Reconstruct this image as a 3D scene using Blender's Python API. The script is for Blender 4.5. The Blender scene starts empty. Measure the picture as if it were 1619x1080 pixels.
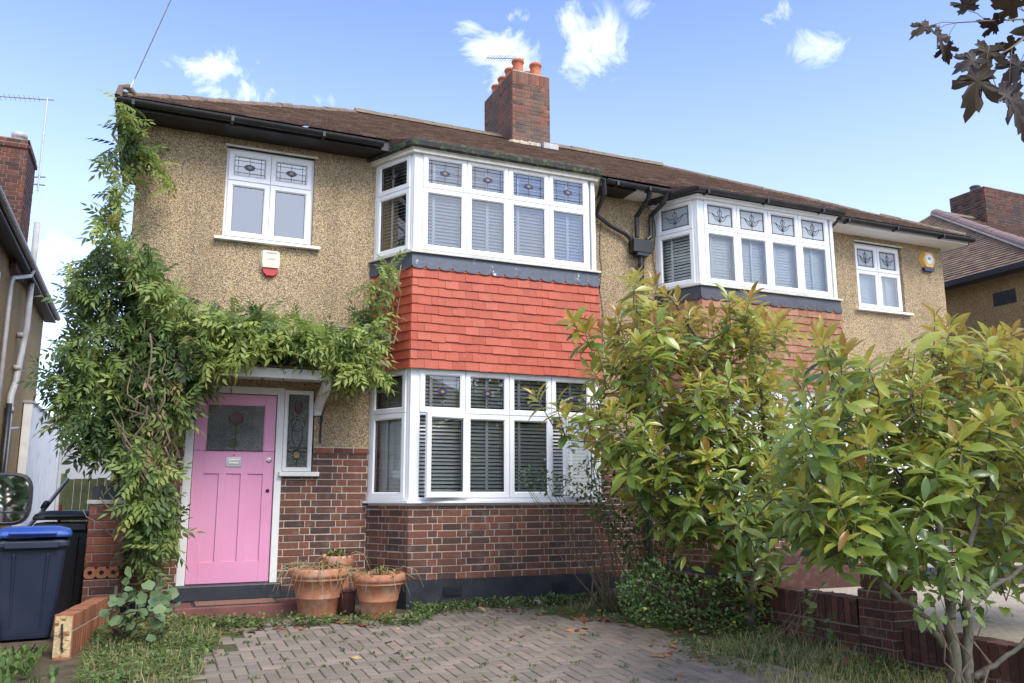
import bpy, math, random
import numpy as np
from mathutils import Vector, Matrix
random.seed(7); rng = np.random.default_rng(7)
R = math.radians
scene = bpy.context.scene; col = scene.collection

# ------------------------------------------------------------------ camera
CF, CP, CY, CR = 1329.547, 0.18303, 0.408497, -0.0035058      # focal (px of 1619), pitch, yaw, roll
CC = np.array([-1.30358, -9.60942, 1.11123])
fw = np.array([math.sin(CY)*math.cos(CP), math.cos(CY)*math.cos(CP), math.sin(CP)])
rt0 = np.array([math.cos(CY), -math.sin(CY), 0.]); up0 = np.cross(rt0, fw)
rt = rt0*math.cos(CR)+up0*math.sin(CR); up = -rt0*math.sin(CR)+up0*math.cos(CR)
cam_d = bpy.data.cameras.new('camera'); cam = bpy.data.objects.new('camera', cam_d); col.objects.link(cam)
cam_d.sensor_width = 36; cam_d.lens = CF/1619*36; cam_d.clip_start = .05; cam_d.clip_end = 3000
cam.matrix_world = Matrix([[rt[0], up[0], -fw[0], CC[0]], [rt[1], up[1], -fw[1], CC[1]], [rt[2], up[2], -fw[2], CC[2]], [0, 0, 0, 1]])
scene.camera = cam

def P(u, v, ax, c):
    d = fw*CF+rt*(u-809.5)+up*(540-v); i = 'xyz'.index(ax); t = (c-CC[i])/d[i]
    return CC+t*d
def ray(u, v):
    d = fw*CF+rt*(u-809.5)+up*(540-v); return d/np.linalg.norm(d)

# ------------------------------------------------------------------ light
SUN_EL, SUN_AZ = R(48), R(160)        # azimuth clockwise from +y: behind the camera
world = bpy.data.worlds.new('World'); scene.world = world; world.use_nodes = True
nt = world.node_tree; nt.nodes.clear()
def N(t, kind, **kw):
    n = t.nodes.new(kind)
    for k, v in kw.items():
        if k.startswith('i_'):
            n.inputs[k[2:].replace('_', ' ')].default_value = v
        else: setattr(n, k, v)
    return n
out = N(nt, 'ShaderNodeOutputWorld'); bg = N(nt, 'ShaderNodeBackground'); bg.inputs['Strength'].default_value = .13
sky = N(nt, 'ShaderNodeTexSky', sky_type='NISHITA', sun_disc=False, sun_elevation=SUN_EL, sun_rotation=SUN_AZ,
        air_density=1.0, dust_density=.6, ozone_density=2.2, altitude=50)
tc = N(nt, 'ShaderNodeTexCoord')
def dirblob(cu, cv, rad, amp, e=1.0):
    """soft mask round one direction of the sky (a cloud's place)"""
    d = ray(cu, cv)
    s = N(nt, 'ShaderNodeVectorMath', operation='SUBTRACT'); s.inputs[1].default_value = d
    nt.links.new(tc.outputs['Generated'], s.inputs[0])
    sc_ = N(nt, 'ShaderNodeVectorMath', operation='MULTIPLY'); sc_.inputs[1].default_value = (1, 1, e); nt.links.new(s.outputs[0], sc_.inputs[0])
    l = N(nt, 'ShaderNodeVectorMath', operation='LENGTH'); nt.links.new(sc_.outputs[0], l.inputs[0])
    m = N(nt, 'ShaderNodeMapRange', interpolation_type='SMOOTHSTEP'); m.inputs['From Min'].default_value = rad; m.inputs['From Max'].default_value = 0
    m.inputs['To Min'].default_value = 0; m.inputs['To Max'].default_value = amp
    nt.links.new(l.outputs['Value'], m.inputs['Value']); return m.outputs[0]
def wmath(op, a, b):
    m = N(nt, 'ShaderNodeMath', operation=op)
    for i, x in enumerate((a, b)):
        if isinstance(x, (int, float)): m.inputs[i].default_value = x
        else: nt.links.new(x, m.inputs[i])
    return m.outputs[0]
blobs = None
for a in [(800, 95, .085, 1.0, 1.6), (930, 85, .075, 1.0, 1.), (900, 40, .05, .8, 1.), (1290, 70, .075, .9, 1.8), (1240, 20, .06, .6, 1.8), (325, 105, .10, .8, 2.4),
          (385, 150, .09, .85, 2.6), (490, 158, .07, .8, 2.8), (740, 40, .04, .6, 1.5), (815, 22, .05, .5, 2.5), (90, 400, .14, .62, 1.6), (60, 300, .12, .45, 2.), (1010, 10, .04, .35, 1.5), (640, 30, .04, .3, 2.)]:
    b = dirblob(*a); blobs = b if blobs is None else wmath('MAXIMUM', blobs, b)
nz = N(nt, 'ShaderNodeTexNoise', noise_dimensions='3D'); nz.inputs['Scale'].default_value = 11; nz.inputs['Detail'].default_value = 8; nz.inputs['Roughness'].default_value = .68; nz.inputs['Distortion'].default_value = 1.1
nt.links.new(tc.outputs['Generated'], nz.inputs['Vector'])
n0 = wmath('SUBTRACT', nz.outputs['Fac'], .46)
front = wmath('ADD', wmath('MULTIPLY', n0, 2.6), wmath('MULTIPLY', wmath('SUBTRACT', blobs, .54), .9))
front = wmath('MULTIPLY', wmath('MAXIMUM', front, 0), wmath('MINIMUM', wmath('MULTIPLY', blobs, 3.), 1.))
# unseen bright cloud bank behind the camera, added for soft white light from the front
nz2 = N(nt, 'ShaderNodeTexNoise'); nz2.inputs['Scale'].default_value = 2.6; nz2.inputs['Detail'].default_value = 7; nz2.inputs['Roughness'].default_value = .55
nt.links.new(tc.outputs['Generated'], nz2.inputs['Vector'])
sp = N(nt, 'ShaderNodeSeparateXYZ'); nt.links.new(tc.outputs['Generated'], sp.inputs[0])
mr = N(nt, 'ShaderNodeMapRange', interpolation_type='SMOOTHSTEP'); mr.inputs['From Min'].default_value = .25; mr.inputs['From Max'].default_value = -.35
nt.links.new(sp.outputs['Y'], mr.inputs['Value'])
back = wmath('MULTIPLY', mr.outputs[0], wmath('MULTIPLY', wmath('MAXIMUM', wmath('SUBTRACT', nz2.outputs['Fac'], .44), 0), 7.))
cl = N(nt, 'ShaderNodeMath', operation='MAXIMUM', use_clamp=True); nt.links.new(front, cl.inputs[0]); nt.links.new(back, cl.inputs[1])
veil = N(nt, 'ShaderNodeMapRange', interpolation_type='SMOOTHSTEP'); veil.inputs['From Min'].default_value = .62; veil.inputs['From Max'].default_value = .02; veil.inputs['To Min'].default_value = .0; veil.inputs['To Max'].default_value = .30
nt.links.new(sp.outputs['Z'], veil.inputs['Value'])
clm = wmath('MAXIMUM', wmath('MINIMUM', cl.outputs[0], .68), veil.outputs[0])
mix = N(nt, 'ShaderNodeMix', data_type='RGBA'); mix.inputs['B'].default_value = (7.2, 7.4, 7.7, 1)
tint = N(nt, 'ShaderNodeMix', data_type='RGBA', blend_type='MULTIPLY'); tint.inputs['Factor'].default_value = 1; tint.inputs['B'].default_value = (1.05, 1.05, 1.26, 1)
nt.links.new(sky.outputs[0], tint.inputs['A'])
nt.links.new(clm, mix.inputs['Factor']); nt.links.new(tint.outputs['Result'], mix.inputs['A']); nt.links.new(mix.outputs['Result'], bg.inputs['Color']); nt.links.new(bg.outputs[0], out.inputs[0])

sl = bpy.data.lights.new('sun', 'SUN'); sl.energy = 1.75; sl.angle = R(26); sl.color = (1, .95, .87)
so = bpy.data.objects.new('sun', sl); col.objects.link(so)
sd = Vector((math.sin(SUN_AZ)*math.cos(SUN_EL), math.cos(SUN_AZ)*math.cos(SUN_EL), math.sin(SUN_EL)))
so.rotation_euler = sd.to_track_quat('Z', 'Y').to_euler(); so.location = (0, -20, 30)
scene.view_settings.view_transform = 'Standard'; scene.view_settings.look = 'None'; scene.view_settings.gamma = 1
scene.view_settings.exposure = 1.12
scene.cycles.max_bounces = 6; scene.cycles.transparent_max_bounces = 12

# ------------------------------------------------------------------ materials
MATS = {}
class MT:
    def __init__(s, name):
        s.m = bpy.data.materials.new(name); s.m.use_nodes = True; s.t = s.m.node_tree
        s.b = s.t.nodes['Principled BSDF']; s.o = s.t.nodes['Material Output']; MATS[name] = s.m
        s.tc = None
    def n(s, kind, **kw): return N(s.t, kind, **kw)
    def l(s, a, b): s.t.links.new(a, b)
    def co(s):
        if not s.tc: s.tc = s.n('ShaderNodeTexCoord')
        return s.tc.outputs['Object']
    def noise(s, scale, detail=3, rough=.5, vec=None, sc=None):
        n = s.n('ShaderNodeTexNoise'); n.inputs['Scale'].default_value = scale; n.inputs['Detail'].default_value = detail; n.inputs['Roughness'].default_value = rough
        v = vec or s.co()
        if sc:
            mp = s.n('ShaderNodeMapping'); mp.inputs['Scale'].default_value = sc; s.l(v, mp.inputs[0]); v = mp.outputs[0]
        s.l(v, n.inputs['Vector']); return n.outputs['Fac']
    def vor(s, scale, out='Color', feat='F1'):
        n = s.n('ShaderNodeTexVoronoi', feature=feat); n.inputs['Scale'].default_value = scale; s.l(s.co(), n.inputs['Vector']); return n.outputs[out]
    def ramp(s, fac, stops, mode='LINEAR'):
        r = s.n('ShaderNodeValToRGB'); r.color_ramp.interpolation = mode; e = r.color_ramp.elements
        while len(e) < len(stops): e.new(.5)
        for k, (p_, c) in enumerate(stops):
            e[k].position = p_; e[k].color = (*c, 1) if len(c) == 3 else c
        s.l(fac, r.inputs[0]); return r.outputs[0]
    def mixc(s, fac, a, b, bt='MIX'):
        m = s.n('ShaderNodeMix', data_type='RGBA', blend_type=bt)
        for k, x in (('Factor', fac), ('A', a), ('B', b)):
            if isinstance(x, (int, float)): m.inputs[k].default_value = x
            elif isinstance(x, tuple): m.inputs[k].default_value = (*x, 1)
            else: s.l(x, m.inputs[k])
        return m.outputs['Result']
    def mr(s, v, a, b, c=0., d=1.):
        m = s.n('ShaderNodeMapRange'); m.inputs[1].default_value = a; m.inputs[2].default_value = b; m.inputs[3].default_value = c; m.inputs[4].default_value = d
        s.l(v, m.inputs[0]); return m.outputs[0]
    def attr(s, name='rnd'):
        return s.n('ShaderNodeAttribute', attribute_name=name).outputs['Fac']
    def bump(s, h, dist=.003, st=.6):
        b = s.n('ShaderNodeBump'); b.inputs['Strength'].default_value = st; b.inputs['Distance'].default_value = dist
        s.l(h, b.inputs['Height']); s.l(b.outputs[0], s.b.inputs['Normal'])
    def base(s, c):
        if isinstance(c, tuple): s.b.inputs['Base Color'].default_value = (*c, 1)
        else: s.l(c, s.b.inputs['Base Color'])
    def rough(s, r, spec=None):
        if isinstance(r, (int, float)): s.b.inputs['Roughness'].default_value = r
        else: s.l(r, s.b.inputs['Roughness'])
        if spec is not None: s.b.inputs['Specular IOR Level'].default_value = spec

def mottled(name, c, var=.25, scale=8, rough=.6, metal=0, bump=.0015, fine=60, dirt=None, spec=None):
    m = MT(name); a = tuple(x*(1-var) for x in c); b = tuple(min(1, x*(1+var)) for x in c)
    base = m.ramp(m.noise(scale, 5, .6), [(.3, a), (.7, b)])
    if dirt: base = m.mixc(m.mr(m.noise(2.3, 6, .7), .5, .75), base, dirt)
    m.base(base); m.rough(rough, spec); m.b.inputs['Metallic'].default_value = metal
    if bump: m.bump(m.noise(fine, 3), bump)
    return m

def pebble(name, c1, c2, c3, dark):
    m = MT(name)
    v = m.vor(85); sep = m.n('ShaderNodeSeparateColor'); m.l(v, sep.inputs[0])
    c = m.ramp(sep.outputs[0], [(0, dark), (.16, dark), (.2, c1), (.55, c2), (.8, c1), (.86, c3), (1, c3)], 'CONSTANT')
    c = m.mixc(.55, c, m.ramp(m.noise(70, 2, .6), [(.35, tuple(x*.55 for x in c2)), (.62, tuple(x*1.25 for x in c1))]))
    d = m.vor(85, 'Distance')
    c = m.mixc(m.mr(d, .35, .75, 0, .75), c, tuple(x*.6 for x in dark))
    st = m.mr(m.noise(1.1, 5, .65, sc=(1, 1, .35)), .38, .7, 0, 1)
    c = m.mixc(m.mr(m.noise(1.1, 5, .65, sc=(1, 1, .35)), .42, .68, 0, .7), c, m.mixc(.55, c, (.13, .1, .065)))
    c = m.mixc(m.mr(m.noise(2.6, 6, .7, sc=(2.2, 1, .16)), .5, .75, 0, .55), c, m.mixc(.6, c, (.10, .085, .06)))
    m.base(c); m.rough(.85, .25); m.bump(m.mr(d, 0, .8, 1, 0), .006, .9)
pebble('pebbledash', (.65, .49, .285), (.50, .365, .20), (.90, .79, .59), (.16, .115, .075))
pebble('pebbledash_tan', (.50, .35, .16), (.40, .27, .12), (.66, .52, .32), (.15, .10, .05))

def brickm(name, stops, rough=.85, soot=None):
    m = MT(name); c = m.ramp(m.attr(), stops)
    c = m.mixc(m.mr(m.noise(45, 4, .7), .3, .7, 0, .5), c, m.mixc(1, c, (.45, .42, .42), 'MULTIPLY'))
    c = m.mixc(m.mr(m.noise(9, 5, .7), .52, .8, 0, .5), c, (.30, .22, .17))
    if soot: c = m.mixc(m.mr(m.noise(2.2, 5, .65), .38, .62, 0, .85), c, soot)
    m.base(c); m.rough(rough, .3); m.bump(m.noise(130, 3), .002)
brickm('brick', [(0, (.07, .045, .04)), (.3, (.105, .056, .044)), (.55, (.145, .065, .046)), (.8, (.19, .075, .048)), (1, (.24, .09, .053))])
brickm('brick_chimney', [(0, (.08, .05, .045)), (.3, (.16, .07, .05)), (.6, (.24, .09, .055)), (1, (.34, .13, .07))], soot=(.13, .105, .085))
brickm('brick_red', [(0, (.12, .045, .034)), (.5, (.20, .065, .042)), (1, (.29, .10, .055))])
brickm('brick_sooty', [(0, (.05, .03, .027)), (.5, (.13, .05, .036)), (1, (.22, .075, .045))], soot=(.05, .04, .036))
brickm('brick_orange', [(0, (.26, .10, .055)), (.5, (.34, .13, .07)), (1, (.42, .18, .09))])
brickm('brick_maroon', [(0, (.08, .038, .032)), (.5, (.12, .052, .042)), (1, (.165, .07, .052))])
mottled('mortar', (.47, .42, .34), .2, 30, .9, bump=.002)
mottled('mortar_dark', (.22, .19, .16), .2, 30, .9, bump=.002)
mottled('black_plinth', (.022, .025, .034), .3, 6, .5, dirt=(.06, .06, .065), bump=.003, fine=35)
mottled('black_gutter', (.014, .014, .017), .3, 8, .42, dirt=(.045, .045, .045))
m = MT('mossy_fascia'); m.base(m.mixc(m.mr(m.noise(16, 5, .7), .5, .6), (.02, .02, .018), m.mixc(m.noise(40, 3), (.035, .06, .018), (.10, .13, .05)))); m.rough(.8); m.bump(m.noise(30, 4), .01)
m = MT('white_upvc'); m.base(m.mixc(m.mr(m.noise(3, 5, .7), .5, .8, 0, .3), (.82, .83, .84), (.66, .66, .62))); m.rough(.32)
m = MT('white_paint'); m.base(m.mixc(m.mr(m.noise(22, 5, .75), .6, .72, 0, .7), m.mixc(m.noise(4, 5), (.76, .76, .74), (.64, .64, .6)), (.35, .33, .28))); m.rough(.5)
mottled('white_gasket', (.30, .30, .30), .1)
mottled('black_gasket', (.02, .02, .02), .1, 8, .5, bump=0)
mottled('cream_sill', (.62, .6, .52), .15, 20, .6, dirt=(.4, .38, .3))

def tilem(name, stops, lich=None, dirt=None, rough=.75):
    m = MT(name); c = m.ramp(m.attr(), stops)
    c = m.mixc(m.mr(m.noise(60, 4, .7), .35, .7, 0, .4), c, m.mixc(1, c, (.6, .6, .6), 'MULTIPLY'))
    if dirt: c = m.mixc(m.mr(m.noise(1.6, 6, .7), .5, .72, 0, .7), c, dirt)
    if lich: c = m.mixc(m.mr(m.noise(22, 6, .85), .575, .64, 0, .85), c, lich)
    m.base(c); m.rough(rough, .3); m.bump(m.noise(90, 3), .002)
tilem('roof_tile', [(0, (.115, .07, .052)), (.5, (.16, .098, .072)), (.85, (.20, .125, .09)), (1, (.26, .17, .12))], (.45, .40, .30), (.12, .095, .065))
tilem('roof_tile_brown', [(0, (.17, .115, .08)), (.5, (.24, .165, .11)), (.9, (.29, .2, .135)), (1, (.36, .21, .12))], (.42, .36, .27))
tilem('tile_red', [(0, (.40, .072, .038)), (.5, (.455, .088, .046)), (1, (.50, .115, .065))], (.44, .15, .10), (.30, .085, .055), .55)
tilem('tile_orange', [(0, (.27, .115, .065)), (.5, (.32, .145, .085)), (1, (.38, .19, .12))], (.5, .36, .26), (.33, .16, .10))
m = MT('lead'); m.base(m.mixc(m.mr(m.noise(7, 6, .75), .62, .66), m.mixc(m.noise(18, 5, .7), (.022, .03, .05), (.10, .12, .16)), (.62, .60, .58))); m.rough(.5); m.bump(m.noise(14, 4), .006)
mottled('lead_grey', (.045, .05, .065), .3, 12, .5, dirt=(.09, .09, .1), bump=.004, fine=20)
mottled('ridge_tile', (.17, .12, .085), .3, 14, .85, dirt=(.24, .20, .11))
mottled('ridge_bed', (.24, .20, .14), .3, 14, .9)
mottled('ridge_tile_purple', (.22, .14, .12), .15, 10, .7)
mottled('cement', (.46, .42, .33), .25, 16, .95, bump=.008)
mottled('sandstone', (.50, .38, .20), .3, 20, .9, bump=.006)
mottled('terracotta_chimney', (.50, .155, .07), .2, 8, .8, dirt=(.25, .1, .06))
m = MT('terracotta'); z = m.n('ShaderNodeSeparateXYZ'); m.l(m.co(), z.inputs[0])
c = m.ramp(m.noise(9, 6, .65), [(.3, (.36, .14, .075)), (.7, (.52, .24, .135))])
m.base(m.mixc(m.mr(m.noise(5, 6, .7), .5, .68, 0, .55), c, (.55, .46, .38))); m.rough(.85, .2); m.bump(m.noise(60, 3), .002)
m = MT('door_pink'); m.base(m.mixc(m.mr(m.noise(1.5, 4), .3, .7), (.66, .27, .43), (.70, .32, .48))); m.base(m.mixc(m.mr(m.noise(38, 6, .8), .655, .68, 0, .7), m.mixc(m.mr(m.noise(6, 6, .75, sc=(1, 1, .4)), .55, .75, 0, .3), m.b.inputs['Base Color'].links[0].from_socket, (.55, .25, .36)), (.75, .62, .66))); m.rough(.38); m.bump(m.noise(45, 3, .6, sc=(1, 1, .15)), .0012)
mottled('steel', (.55, .54, .5), .1, 20, .3, 1, bump=0)
mottled('black_iron', (.02, .02, .02), .2, 20, .5)
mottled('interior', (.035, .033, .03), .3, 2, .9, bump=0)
m = MT('blind_slat'); m.base((.88, .88, .86)); m.rough(.45)
m = MT('blind_pale'); m.base((.86, .90, .87)); m.rough(.6)
mottled('lead_came', (.03, .03, .035), .2, 10, .45, bump=0)
m = MT('blue_glass'); m.base((.035, .05, .13)); m.rough(.15)
m = MT('amber_glass'); m.base((.26, .20, .09)); m.rough(.15)
m = MT('red_glass'); m.base((.075, .015, .018)); m.rough(.15)
m = MT('green_glass'); m.base((.05, .075, .035)); m.rough(.15)
def glassm(name, refl, tint=(1, 1, 1), rough=.0, bump=None, tr=True):
    m = MT(name); t = m.t
    fr = m.n('ShaderNodeFresnel'); fr.inputs[0].default_value = 1.5
    mm = m.n('ShaderNodeMath', operation='MULTIPLY_ADD', use_clamp=True); mm.inputs[1].default_value = 1.9; mm.inputs[2].default_value = refl
    m.l(fr.outputs[0], mm.inputs[0])
    g = m.n('ShaderNodeBsdfGlossy'); g.inputs['Roughness'].default_value = rough; g.inputs['Color'].default_value = (.96, .98, 1, 1)
    tr_ = m.n('ShaderNodeBsdfTransparent'); tr_.inputs[0].default_value = (*tint, 1)
    if bump:
        b = m.n('ShaderNodeBump'); b.inputs['Strength'].default_value = bump[1]; b.inputs['Distance'].default_value = .01; m.l(m.noise(bump[0], 2), b.inputs['Height'])
        m.l(b.outputs[0], g.inputs['Normal'])
        if not bump[2]: m.l(b.outputs[0], fr.inputs['Normal'])
    x = m.n('ShaderNodeMixShader'); m.l(mm.outputs[0], x.inputs[0]); m.l(tr_.outputs[0], x.inputs[1]); m.l(g.outputs[0], x.inputs[2])
    m.l(x.outputs[0], m.o.inputs[0])
glassm('glass_low', .0, (.97, .98, .97), bump=(1.2, .02, 1))
glassm('glass', .07, (.9, .93, .92), bump=(1.2, .02, 1))
glassm('glass_sky', .2, (.8, .85, .87), bump=(1.0, .03, 1))
glassm('glass_bright', .09, (.8, .85, .87), bump=(1.0, .03, 1))
m = MT('obscure_glass'); m.base(m.mixc(m.mr(m.noise(3, 3), .35, .65), (.05, .06, .05), (.14, .15, .135))); m.rough(.10, 1.); m.bump(m.noise(70, 2, .5), .02, 1)
m = MT('obscure_top'); m.base((.36, .39, .42)); m.rough(.08, .5); m.bump(m.noise(40, 2, .5), .003, .5)
m = MT('mirror'); m.base((.85, .85, .88)); m.b.inputs['Metallic'].default_value = 1; m.rough(.02)
m = MT('car_paint'); m.base((.012, .012, .014)); m.rough(.25); m.b.inputs['Coat Weight'].default_value = .7
mottled('black_plastic', (.012, .012, .013), .2, 20, .6, bump=0)
mottled('tyre', (.02, .02, .02), .2, 30, .8)
mottled('bin_body', (.014, .021, .042), .12, 4, .45, dirt=(.03, .035, .05), bump=.001)
mottled('bin_black', (.012, .012, .014), .2, 4, .5)
mottled('bin_blue', (.014, .06, .30), .12, 6, .5, dirt=(.05, .10, .28))
mottled('white_render', (.74, .74, .73), .06, 2, .8, dirt=(.5, .51, .52), bump=.002)
mottled('grey_paint', (.36, .37, .39), .1, 3, .7)
mottled('gate_wood', (.32, .36, .17), .3, 6, .8, dirt=(.14, .19, .10))
mottled('grey_pipe', (.42, .42, .43), .2, 9, .5, dirt=(.25, .25, .24))
mottled('rust_iron', (.20, .17, .15), .4, 18, .8)
mottled('galvanised', (.5, .5, .5), .15, 12, .35, .8)
mottled('red_plastic', (.5, .05, .04), .15, 8, .4, bump=0)
mottled('yellow_plastic', (.78, .47, .10), .08, 8, .4, bump=0)
mottled('navy_plastic', (.03, .035, .11), .1, 8, .4, bump=0)
mottled('cream_plastic', (.70, .66, .50), .08, 8, .4, dirt=(.55, .52, .4), bump=0)
mottled('red_step', (.17, .062, .05), .25, 6, .6, dirt=(.13, .09, .07))
mottled('doormat', (.22, .12, .08), .3, 60, .95, bump=.004, fine=200)
mottled('white_cable', (.75, .77, .8), .1, 8, .5, bump=0)
mottled('paper', (.75, .77, .78), .1, 30, .8, bump=.002)
mottled('bluebrick', (.055, .06, .085), .3, 10, .35)
m = MT('soil'); m.base(m.ramp(m.noise(6, 8, .7), [(.3, (.055, .042, .028)), (.6, (.12, .095, .06)), (.8, (.17, .14, .09))])); m.rough(.95, .2); m.bump(m.noise(40, 6, .7), .02)
m = MT('joint'); m.base(m.mixc(m.mr(m.noise(3.2, 6, .7), .38, .55), m.ramp(m.noise(50, 3), [(.3, (.05, .04, .03)), (.7, (.11, .09, .065))]), m.mixc(m.noise(60, 3), (.04, .065, .015), (.10, .13, .035)))); m.rough(.95, .2); m.bump(m.noise(120, 3), .005)
m = MT('paver'); c = m.ramp(m.attr(), [(0, (.195, .165, .135)), (.4, (.235, .195, .16)), (.8, (.27, .22, .178)), (1, (.32, .24, .19))])
c = m.mixc(m.mr(m.noise(220, 3, .6), .3, .7, 0, .35), c, (.13, .105, .085))
xy = m.n('ShaderNodeSeparateXYZ'); m.l(m.co(), xy.inputs[0])
c = m.mixc(m.mr(m.noise(1.1, 6, .65), .45, .68, 0, .55), c, (.15, .125, .085))
c = m.mixc(m.mr(m.noise(7, 6, .75), .6, .72, 0, .5), c, (.13, .15, .06))
m.base(c); m.rough(.85, .3); m.bump(m.noise(150, 3), .003)
m = MT('forecourt'); bt = m.n('ShaderNodeTexBrick'); bt.inputs['Scale'].default_value = 5; bt.inputs['Color1'].default_value = (.50, .43, .33, 1); bt.inputs['Color2'].default_value = (.42, .35, .27, 1); bt.inputs['Mortar'].default_value = (.2, .17, .12, 1); bt.inputs['Mortar Size'].default_value = .015; m.l(m.co(), bt.inputs[0])
m.base(m.mixc(m.mr(m.noise(5, 6, .7), .4, .7, 0, .5), bt.outputs[0], (.28, .24, .18))); m.rough(.9); m.bump(m.noise(60, 3), .004)
mottled('asphalt', (.055, .055, .055), .2, 30, .9, bump=.004)
mottled('pavement_slab', (.3, .29, .27), .15, 2, .9)
mottled('bark', (.125, .112, .085), .35, 25, .9, bump=.006, fine=40, dirt=(.11, .13, .07))
mottled('vine_bark', (.22, .175, .12), .3, 30, .9, bump=.006, fine=50)
mottled('twig', (.16, .12, .075), .3, 20, .85, bump=0)

def leafm(name, stops, under=None, trans=.3, rough=.45, coat=0, spec=.5):
    m = MT(name); c = m.ramp(m.attr(), stops)
    c = m.mixc(m.mr(m.noise(30, 3), .3, .7, 0, .25), c, m.mixc(1, c, (.6, .65, .5), 'MULTIPLY'))
    if under:
        g = m.n('ShaderNodeNewGeometry'); uc = m.mixc(.35, c, under)
        c = m.mixc(g.outputs['Backfacing'], c, uc)
    m.base(c); m.rough(rough, spec)
    if coat: m.b.inputs['Coat Weight'].default_value = coat; m.b.inputs['Coat Roughness'].default_value = .25
    t = m.n('ShaderNodeBsdfTranslucent'); m.l(c, t.inputs[0])
    x = m.n('ShaderNodeMixShader'); x.inputs[0].default_value = trans
    m.l(m.b.outputs[0], x.inputs[1]); m.l(t.outputs[0], x.inputs[2]); m.l(x.outputs[0], m.o.inputs[0])
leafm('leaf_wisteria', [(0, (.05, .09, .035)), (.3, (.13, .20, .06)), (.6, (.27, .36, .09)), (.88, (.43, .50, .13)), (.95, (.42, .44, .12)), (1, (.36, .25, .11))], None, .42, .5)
leafm('leaf_magnolia', [(0, (.065, .12, .04)), (.25, (.18, .28, .065)), (.45, (.34, .45, .09)), (.65, (.52, .54, .10)), (.85, (.56, .44, .08)), (1, (.42, .22, .06))], (.48, .38, .10), .5, .28, .3, .7)
leafm('leaf_shrub', [(0, (.03, .07, .02)), (.5, (.06, .13, .03)), (.9, (.12, .20, .045)), (1, (.4, .33, .05))], None, .3, .5)
leafm('leaf_rose', [(0, (.05, .10, .05)), (.5, (.09, .16, .07)), (1, (.20, .26, .10))], None, .3, .5)
leafm('leaf_sage', [(0, (.09, .16, .065)), (1, (.20, .28, .12))], None, .25, .6)
leafm('leaf_weed', [(0, (.05, .10, .025)), (.45, (.11, .19, .045)), (.8, (.21, .28, .08)), (1, (.38, .33, .15))], None, .3, .6)
leafm('dry_stem', [(0, (.30, .20, .10)), (.5, (.42, .32, .17)), (1, (.55, .45, .26))], None, .2, .8)
leafm('grass', [(0, (.09, .15, .04)), (.4, (.19, .24, .07)), (.7, (.40, .36, .16)), (1, (.58, .49, .28))], None, .3, .7)
leafm('dead_leaf', [(0, (.16, .06, .025)), (.5, (.30, .12, .045)), (.85, (.42, .20, .08)), (1, (.5, .38, .14))], None, .1, .7)
leafm('maple_leaf', [(0, (.022, .012, .014)), (.5, (.045, .026, .014)), (1, (.075, .055, .02))], None, .3, .6)
leafm('leaf_hedge', [(0, (.04, .08, .025)), (1, (.12, .18, .05))], None, .2, .6)

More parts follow.
